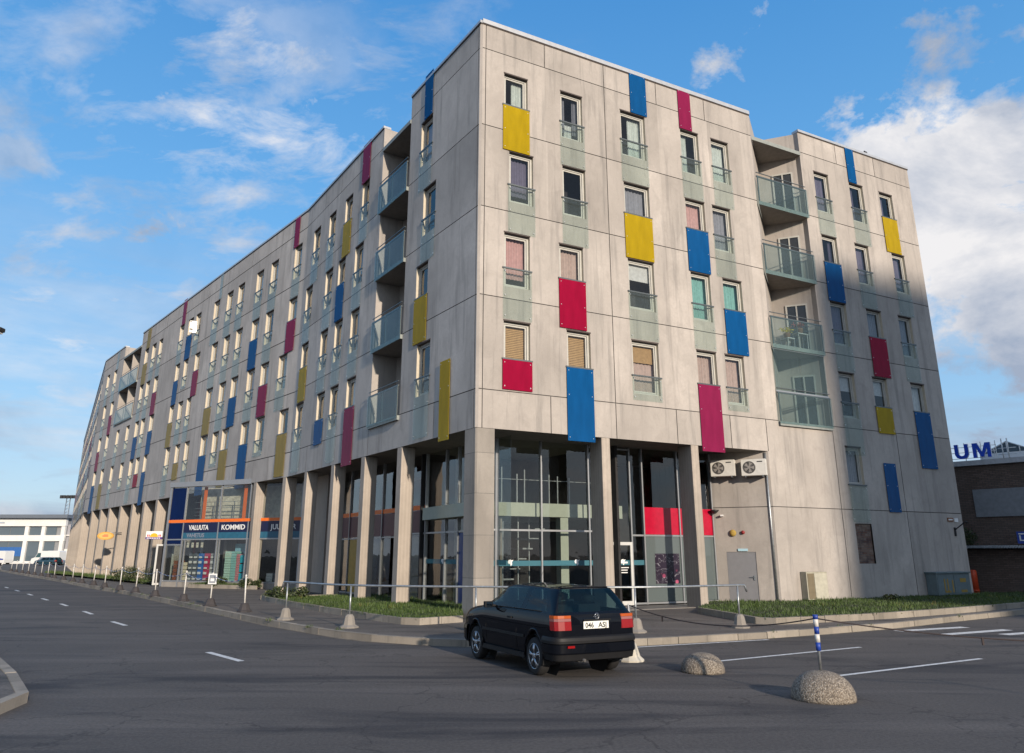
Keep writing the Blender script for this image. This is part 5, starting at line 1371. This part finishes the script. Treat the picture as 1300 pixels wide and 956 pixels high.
# distant cars and vans on the left
def recolour(root, mapping_):
    for ch in root.children:
        if ch.type == 'MESH':
            ch.data = ch.data.copy()
            for i, m_ in enumerate(ch.data.materials):
                if m_ and m_.name in mapping_: ch.data.materials[i] = mapping_[m_.name]
TEALP = simple('dark_teal_car_paint', (.015,.05,.075), .2, noise_amt=0, coat=.7); SILV = simple('silver_car_paint', (.35,.36,.38), .25, metal=.5, noise_amt=0, coat=.5)
for p, rz, pm_, lb in (((-39.2,66.5+4,.0), R(200), TEALP, 'dark teal hatchback parked at the far left end of the pavement'), ((-44.5,75.5,0), R(195), SILV, 'silver hatchback standing beyond the dark teal one')):
    pass
def far_car(x, y, rz, pm_, lb):
    c = copy_tree(car); c.scale = (1,1,1); c.location = (x,y,0); c.rotation_euler = (0,0,rz)
    for ch in list(c.children):
        if ch.name.split('.')[0] in ('number_plate','emblem'): 
            for g in list(ch.children): bpy.data.objects.remove(g)
            bpy.data.objects.remove(ch)
    recolour(c, {'black_car_paint': pm_}); tag(c, lb, 'car'); return c
far_car(-74.5,128,R(170),TEALP,'dark teal hatchback parked on the far left beyond the chain posts')
far_car(-79.3,133,R(12),SILV,'silver grey hatchback on the far left in front of the white vans')
VANW = simple('white_van_paint', (.72,.72,.70), .3, noise_amt=0, coat=.4)
def van(x, y, rz, lb, stripe=False):
    root = empty('delivery_van', (x,y,0), rz, lb, 'van', 'white vans by the white building')
    prof = [(-2.4,.4),(-2.45,1.0),(-2.4,2.35),(-2.2,2.45),(1.1,2.45),(1.5,2.3),(2.1,1.35),(2.65,1.15),(2.75,.9),(2.75,.4)]
    b = MB()
    for k in range(len(prof)):
        a, c = prof[k], prof[(k+1)%len(prof)]; b.face([(a[0],-.95,a[1]),(c[0],-.95,c[1]),(c[0],.95,c[1]),(a[0],.95,a[1])])
    for s in (-.95,.95): b.face([(q[0],s,q[1]) for q in prof])
    b.build('body', VANW, root, weld=True, bevel=.03)
    for s in (-1,1):
        b = MB(); b.face([(1.0,s*.956,1.35),(2.0,s*.956,1.35),(1.55,s*.956,2.1),(1.0,s*.956,2.1)]); b.build('side_window', CGL, root)
    b = MB(); b.face([(1.56,-.85,2.24),(2.12,-.85,1.38),(2.12,.85,1.38),(1.56,.85,2.24)]); b.build('windscreen', CGL, root)
    if stripe:
        b = MB()
        for s in (-1,1): b.face([(-2.2,s*.957,.9),(.8,s*.957,.9),(.8,s*.957,1.4),(-2.2,s*.957,1.1)])
        b.build('blue_stripe', BLP, root)
    for s in (-.8,.8):
        for xx in (-1.5,1.8):
            b = MB(); b.lathe([(.2,-.1),(.33,-.1),(.34,0),(.33,.1),(.2,.1)], 20, 0, (0,0,0), 'y'); b.build('wheel', TYRE, root, (xx,s*1.05,.34))
van(-92.5,141,R(168),'white van with blue side stripe in front of the white building',True)
van(-82.0,139,R(175),'plain white delivery van between the white building and the far columns')

# ------------------------------------------------------------------ white building far left
WB_ = empty('showroom_building', (-96,150,0), label='long white two-storey glazed building at the far left', cat='building')
WHP = simple('white_cladding', (.74,.73,.70), .55, noise_amt=.05, scale=1); BG = glass('blue_grey_glazing', (.15,.2,.22), 1.5, haze=(.12,.16,.19), haze_amt=.8, boost=1.6)
b = MB(); b.box(-60,9.6,.4,20,0,9.0,0); b.build('wall', simple('grey_rear_mass', (.25,.26,.27), .7), WB_)
b = MB(); b.box(-60,9.8,-.3,.4,7.1,8.6,0); b.box(-60,9.8,-.1,.4,4.3,5.4,0); b.box(-60,9.8,-.1,.4,0,.6,0)
for x in list(range(-58,8,6))+[5.2,9.0]: b.box(x,x+.7,-.15,.4,0,7.1,0)
b.build('cladding', WHP, WB_)
b = MB(); b.box(-61,10.4,-1.2,20,8.6,9.25,0); b.build('roof', simple('grey_roof_edge', (.13,.15,.18), .5), WB_)
k = 0
for x in range(-28,8,3):
    for z0, z1 in ((.6,4.3),(5.4,7.1)):
        b = MB(); b.box(x,x+2.9,.28,.34,z0,z1); o = b.build('window', BG, WB_)
b = MB(); b.box(-5,2,.22,.27,1.5,3.2); b.build('blue_banner', simple('blue_banner_cloth', (.03,.12,.35), .6), WB_)
b = MB(); b.box(-8,-2,-.36,-.31,7.6,7.9); b.build('fascia_lettering', simple('grey_fascia_letters', (.35,.4,.45), .5), WB_)
AX = empty('annex_hall', (-82.5,151,0), label='grey annex with a shallow curved roof right of the white building', cat='building')
b = MB(); prof = [(-4,0),(-4,7.4)] + [(-4+9.5*t, 7.4+1.1*math.sin(math.pi*(.25+.75*t))-.78) for t in [i/10 for i in range(11)]] + [(5.5,0)]
b.face([(p[0],0,p[1]) for p in prof]); 
for p, q in zip(prof[:-1], prof[1:]): b.face([(p[0],0,p[1]),(q[0],0,q[1]),(q[0],14,q[1]),(p[0],14,p[1])])
b.build('wall', simple('annex_grey', (.34,.34,.37), .6), AX)
b = MB(); b.box(-3.4,4.6,-.08,-.02,2.9,4.9); b.box(-3.4,4.6,-.08,-.02,.4,2.4); b.build('window', BG, AX)
b = MB(); b.box(-4.3,6.0,-.4,0,5.3,5.5); b.box(-4.0,5.6,-.12,-.0,2.45,2.85); b.build('canopy', WHP, AX)
# floodlight mast
fm_ = empty('floodlight_mast', (-127,220,0), label='tall lattice floodlight mast behind the white building', cat='mast')
b = MB()
for dx in (-.5,.5):
    b.tube([(dx*1.6,0,0),(dx,0,17.3)], .12, 6)
for z in range(1,17): b.tube([(-.5,0,z),(.5,0,z+.9)], .06, 4)
b.build('tower', STEEL, fm_)
b = MB(); b.box(-2.2,2.2,-.3,.3,17.3,18.0)
for x in (-1.9,-1,0,1,1.9): b.box(x-.35,x+.35,-.6,-.2,17.2,18.1)
b.build('lamp_bank', ACD, fm_)
# far low buildings closing the horizon on the left
for k, (x, y, w, h, dpt, c) in enumerate([(-190,240,60,7,12,(.22,.20,.18)),(-120,300,40,6,12,(.25,.24,.24))]):
    root = empty('warehouse', (x,y,0), label=('low brown warehouse far behind the white building' if k == 0 else 'low grey warehouse on the far horizon'), cat='building')
    b = MB(); b.box(0,w,0,dpt,0,h); b.build('wall', simple('warehouse_wall_%d'%k, c, .8), root)
    b = MB(); b.box(-.5,w+.5,-.5,dpt+.5,h,h+.6); b.build('roof', MATS['roof_felt'], root)

# ------------------------------------------------------------------ brick building on the right
m, nt, bb = newmat('dark_brick'); BRICKD = m
tc = nt.nodes.new('ShaderNodeTexCoord'); br = nt.nodes.new('ShaderNodeTexBrick')
for k_, v_ in (('Scale',1),('Brick Width',.26),('Row Height',.085),('Mortar Size',.010)): br.inputs[k_].default_value = v_
br.inputs['Color1'].default_value = (.10,.065,.05,1); br.inputs['Color2'].default_value = (.155,.105,.085,1); br.inputs['Mortar'].default_value = (.05,.045,.042,1)
sx = nt.nodes.new('ShaderNodeSeparateXYZ'); cx = nt.nodes.new('ShaderNodeCombineXYZ'); nt.links.new(tc.outputs['Object'], sx.inputs[0])
nt.links.new(sx.outputs['X'], cx.inputs['X']); nt.links.new(sx.outputs['Z'], cx.inputs['Y']); nt.links.new(cx.outputs[0], br.inputs['Vector'])
nt.links.new(mixc(nt, maprange(nt, noisenode(nt, tc.outputs['Object'], .8, 4, .6), .4,.7,0,.5), br.outputs['Color'], (.085,.07,.06)), bb.inputs['Base Color']); bb.inputs['Roughness'].default_value = .85
FK = Frame(Vector((22.75,39.0)), Vector((2.11,-2.2)))
bk = empty('brick_building', (22.75,39.0,0), FK.rz, 'low dark brick shopping building right of the apartment block', 'building')
b = MB(); b.box(-6,12,.3,30,2.25,6.27,0); b.build('upper_wall', BRICKD, bk)
b = MB(); b.box(-6,12,-.0,.29,0,2.14,0); b.box(-6,12,.29,29,0,2.24,0); b.build('lower_wall', BRICKD, bk)
b = MB(); b.box(.55,9,.22,.298,3.72,5.07,0); b.build('infill_panel', simple('grey_blank_panel', (.20,.21,.225), .6), bk)
b = MB(); b.box(-6,12,.10,.32,6.27,6.52,0); b.box(-6,12,1.2,8,6.5,6.6,0); b.build('parapet', simple('pale_parapet', (.42,.43,.45), .5), bk)
b = MB(); n = 150
for k in range(n): 
    x = -6+18*k/n; b.box(x,x+.09,-.75,.28,2.24,2.34,0); b.box(x+.06,x+.12,-.75,.28,2.21,2.30,0)
b.build('corrugated_canopy', simple('corrugated_grey', (.38,.40,.42), .5, metal=.3), bk)
# gabled glass rooflight behind
b = MB()
b.face([(.3,4,7.20),(2.75,4,7.20),(1.52,4,7.78)]); b.face([(.3,4,7.2),(1.52,4,7.78),(1.52,12,7.78),(.3,12,7.2)]); b.face([(1.52,4,7.78),(2.75,4,7.2),(2.75,12,7.2),(1.52,12,7.78)])
b.box(.2,9,3.9,12,6.3,7.18,1)
for p_, q_ in (((.3,3.97,7.2),(1.52,3.97,7.8)),((1.52,3.97,7.8),(2.8,3.97,7.2)),((.3,3.97,7.19),(2.8,3.97,7.19)),((1.52,3.97,7.2),(1.52,3.97,7.78)),((.9,3.97,7.2),(.9,3.97,7.48)),((2.1,3.97,7.2),(2.1,3.97,7.5))): b.tube([p_,q_], .03, 5, 1)
b.build('rooflight', [BG, WHP], bk)
b = MB()
for x in (2.0,2.25): b.tube([(x,1.0,6.5),(x,1.0,7.6)], .03, 6)
for z in (6.8,7.1): b.tube([(1.8,1.0,z),(2.6,1.0,z)], .02, 5)
b.build('roof_railing', WHP, bk)
# roof letters
BLET = simple('blue_letter_face', (.015,.08,.62), .35, noise_amt=0); 
lt = empty('roof_lettering', FK.P(0,.3,6.6), FK.rz, 'big blue letters with white sides on a frame along the brick roof', 'sign')
OUT = {'U': [(0,.74),(0,.22),(.08,.06),(.24,0),(.40,0),(.56,.06),(.64,.22),(.64,.74),(.46,.74),(.46,.26),(.42,.18),(.36,.15),(.28,.15),(.22,.18),(.18,.26),(.18,.74)],
       'M': [(0,0),(0,.74),(.24,.74),(.41,.28),(.58,.74),(.82,.74),(.82,0),(.65,0),(.65,.50),(.48,.04),(.34,.04),(.17,.50),(.17,0)],
       'R': [(0,0),(0,.74),(.42,.74),(.58,.66),(.62,.52),(.57,.38),(.45,.31),(.64,0),(.44,0),(.28,.28),(.17,.28),(.17,0)]}
def letter_mb(pts, y0, y1, g):
    cx_ = sum(p[0] for p in pts)/len(pts); b = MB(); n = len(pts)
    b.face([(p[0],y0,p[1]) for p in pts]); b.face([(p[0],y1,p[1]) for p in pts][::-1])
    for k in range(n):
        p, q = pts[k], pts[(k+1)%n]; b.face([(p[0],y0,p[1]),(q[0],y0,q[1]),(q[0],y1,q[1]),(p[0],y1,p[1])], 1)
    return b
for ch, x in (('R', -.95), ('U', .03), ('M', .86)):
    o = letter_mb(OUT[ch], -.10, .03, 0).build('letter', [BLET, WHP], lt, (x,0,.04))
b = MB()
for z in (.05,.35,.62): b.box(-1.2,1.9,.05,.08,z,z+.025,0)
for x in (-1.1,-.3,.45,1.2,1.85): b.box(x,x+.03,.05,.09,-.1,.85,0)
b.build('frame', WHP, lt)
bs = empty('projecting_sign', FK.P(2.28,-.3,2.42), FK.rz, 'blue sign with white symbol fixed above the corrugated canopy', 'sign')
b = MB(); b.box(0,.9,-.06,0,0,.55); b.build('board', BLP, bs)
b = MB(); b.box(.08,.82,-.068,-.062,.42,.47); b.box(.10,.16,-.068,-.062,.12,.38); b.box(.10,.5,-.068,-.062,.12,.17); b.build('white_marks', WHITE, bs)
# orange utility cylinder in front of the brick wall
b = MB(); b.lathe([(.17,0),(.17,.98),(.15,1.04),(.10,1.06),(.02,1.06)], 18); b.lathe([(.19,.08),(.19,.14)], 18)
tag(b.build('utility_post', simple('orange_red_plastic', (.62,.07,.02), .45, noise_amt=.1), None, (22.42,38.35,.14)), 'orange-red plastic utility post between the block and the brick wall', 'bollard')
shrub(*FK.P(.3,-.45,0).xy, .6, .9, 'dark shrub hanging above the canopy at the brick wall', z=2.36, seed=14, n=700)

# neighbouring tall block behind the photographer's right: it throws the shade over the right end
m, nt, bb = newmat('neighbour_plaster'); bb.inputs['Base Color'].default_value = (.35,.31,.27,1); bb.inputs['Roughness'].default_value = .85
SUNAZ = Vector((.465,-.885)).normalized(); SUNEL = R(16.5)
pt = FR.P(16.1,0,0).xy; cst = Vector(pt) + SUNAZ*95
nb = empty('neighbouring_block', (cst.x,cst.y,0), math.atan2(SUNAZ.x,-SUNAZ.y), 'tall plain block across the side road, behind the photographer', 'building')
b = MB(); b.box(0,26,-14,0,0,42.0); b.build('wall', m, nb)
b = MB(); b.box(-.3,26.3,-14.3,.3,42.0,42.5); b.build('roof', MATS['roof_felt'], nb)
for k in range(8):
    for j in range(11):
        b = MB(); b.box(1.5+k*3,2.9+k*3,.0,.04,2+j*3.6,3.9+j*3.6); b.build('window', BG, nb)

# street lamp at the left frame edge
sl = empty('street_lamp', (-16.6,20.0,.12), label='street lamp whose lamp head reaches in at the left edge', cat='street lamp')
b = MB(); b.tube([(0,0,0),(0,0,7.4),(.25,0,7.75),(1.6,0,7.85)], [.09,.06,.045,.035], 10); b.build('pole', STEEL, sl)
b = MB(); b.box(1.5,2.5,-.12,.12,7.74,7.86); b.build('lamp_head', MATS['dark_lamp_metal'], sl, bevel=.03)
b = MB(); b.box(1.6,2.45,-.10,.10,7.70,7.745); b.build('lamp_glass', WHITE, sl)

# ------------------------------------------------------------------ camera, light, sky
cam = bpy.data.cameras.new('camera'); co = bpy.data.objects.new('camera', cam); col.objects.link(co)
cam.sensor_width = 36; cam.lens = 956.7/1300*36; cam.shift_y = -45/1300; cam.clip_end = 3000; cam.clip_start = .1
co.location = (0,0,1.95); co.rotation_euler = (R(90+15.767),0,0)
scene.camera = co
sun = bpy.data.lights.new('sun', 'SUN'); so_ = bpy.data.objects.new('sun', sun); col.objects.link(so_)
sun.energy = 3.2; sun.angle = R(1.1); sun.color = (1.0,.865,.715)
sd_ = Vector((SUNAZ.x*math.cos(SUNEL), SUNAZ.y*math.cos(SUNEL), math.sin(SUNEL)))
so_.rotation_euler = sd_.to_track_quat('Z','Y').to_euler()
w = bpy.data.worlds.new('World'); scene.world = w; w.use_nodes = True
nt = w.node_tree; bg = nt.nodes['Background']
sky = nt.nodes.new('ShaderNodeTexSky'); sky.sky_type = 'NISHITA'; sky.sun_disc = False
sky.sun_elevation = SUNEL; sky.sun_rotation = math.atan2(SUNAZ.x, SUNAZ.y); sky.air_density = 1.0; sky.dust_density = .6; sky.ozone_density = 2.2; sky.altitude = 0
tc = nt.nodes.new('ShaderNodeTexCoord'); dv = tc.outputs['Generated']
sep = nt.nodes.new('ShaderNodeSeparateXYZ'); nt.links.new(dv, sep.inputs[0])
zc = mathn(nt, 'MAXIMUM', sep.outputs['Z'], .0); den = mathn(nt, 'ADD', zc, .22)
cmb = nt.nodes.new('ShaderNodeCombineXYZ')
nt.links.new(mathn(nt, 'DIVIDE', sep.outputs['X'], den), cmb.inputs['X']); nt.links.new(mathn(nt, 'DIVIDE', sep.outputs['Y'], den), cmb.inputs['Y'])
pv = cmb.outputs[0]
def blob(center, r0, r1):
    """soft mask round a sky direction"""
    c = Vector(center).normalized()
    d = nt.nodes.new('ShaderNodeVectorMath'); d.operation = 'DISTANCE'
    nrm = nt.nodes.new('ShaderNodeVectorMath'); nrm.operation = 'NORMALIZE'; nt.links.new(dv, nrm.inputs[0])
    nt.links.new(nrm.outputs[0], d.inputs[0]); d.inputs[1].default_value = c
    return maprange(nt, d.outputs['Value'], r0, r1, 1, 0)
def pixdir(u, v):
    a, b_ = u-650, 433-v; th = R(15.767); F = 956.7
    return (a, F*math.cos(th)-b_*math.sin(th), F*math.sin(th)+b_*math.cos(th))
n_ci = noisenode(nt, mapping(nt, pv, (1.5,2.6,1), rot=(0,0,.5)), 3.2, 9, .66, .35)      # cirrus
n_pf = noisenode(nt, mapping(nt, pv, (1,1.2,1), loc=(3.1,.4,0)), 4.2, 8, .6, .25)        # puffs
n_cu = noisenode(nt, mapping(nt, dv, (1,1,1.5), loc=(.3,.2,.1)), 6.5, 10, .62, .3)     # heaped clouds
m_ci = blob(pixdir(330,110), .06, .42)
f_ci = mathn(nt, 'MULTIPLY', maprange(nt, n_ci, .49, .70, 0, .75), m_ci)
f_pf = mathn(nt, 'MULTIPLY', maprange(nt, n_pf, .50, .64, 0, .7), blob(pixdir(200,290), .10, .42))
lowb = maprange(nt, sep.outputs['Z'], .02, .42, 1, 0)
n_lo = noisenode(nt, mapping(nt, dv, (1,1,5.5), loc=(1.3,.7,.2)), 3.1, 8, .58, .25)
f_lo = mathn(nt, 'MULTIPLY', maprange(nt, n_lo, .40, .62, 0, .85), lowb)
bc = mathn(nt, 'ADD', n_cu, mathn(nt, 'MULTIPLY', blob(pixdir(1235,235), .02, .25), .27))
bc = mathn(nt, 'ADD', bc, mathn(nt, 'MULTIPLY', blob(pixdir(1290,420), .02, .30), .22))
f_cu = maprange(nt, bc, .63, .73, 0, 1)
comb = mathn(nt, 'MAXIMUM', mathn(nt, 'MAXIMUM', f_ci, f_pf), mathn(nt, 'MAXIMUM', f_lo, f_cu))
comb.node.use_clamp = True
shade = noisenode(nt, mapping(nt, dv, (1,1,1.6), loc=(.35,.25,.18)), 3.6, 7, .6, .3)
ccol = mixc(nt, maprange(nt, shade, .38, .60, 0, 1), (3.7,3.65,3.7), (1.5,1.8,2.35))
grad = ramp(nt, sep.outputs['Z'], [(0,(1.9,2.4,3.0)),(.16,(1.3,2.3,3.4)),(.40,(.55,1.75,3.4)),(.75,(.12,1.0,2.7))])
skyc = mixc(nt, .85, sky.outputs['Color'], grad)
# a broken cloud deck added out of view to whiten reflections and soft light
rear = maprange(nt, sep.outputs['Y'], .15, -.35, 0, 1)
n_re = noisenode(nt, mapping(nt, dv, (1,1,2.2), loc=(5.3,1.7,.9)), 2.4, 8, .6, .3)
f_re = mathn(nt, 'MULTIPLY', maprange(nt, n_re, .36, .56, 0, .9), rear)
comb = mathn(nt, 'MAXIMUM', comb, f_re)
nt.links.new(mixc(nt, comb, skyc, ccol), bg.inputs['Color'])
bg.inputs['Strength'].default_value = .15
scene.view_settings.view_transform = 'Standard'; scene.view_settings.look = 'None'; scene.view_settings.gamma = 1; scene.view_settings.exposure = 0.68
scene.view_settings.use_curve_mapping = False
scene.cycles.max_bounces = 8; scene.cycles.transparent_max_bounces = 12; scene.cycles.glossy_bounces = 4; scene.cycles.diffuse_bounces = 3
scene.cycles.caustics_reflective = False; scene.cycles.caustics_refractive = False
scene.cycles.use_denoising = True
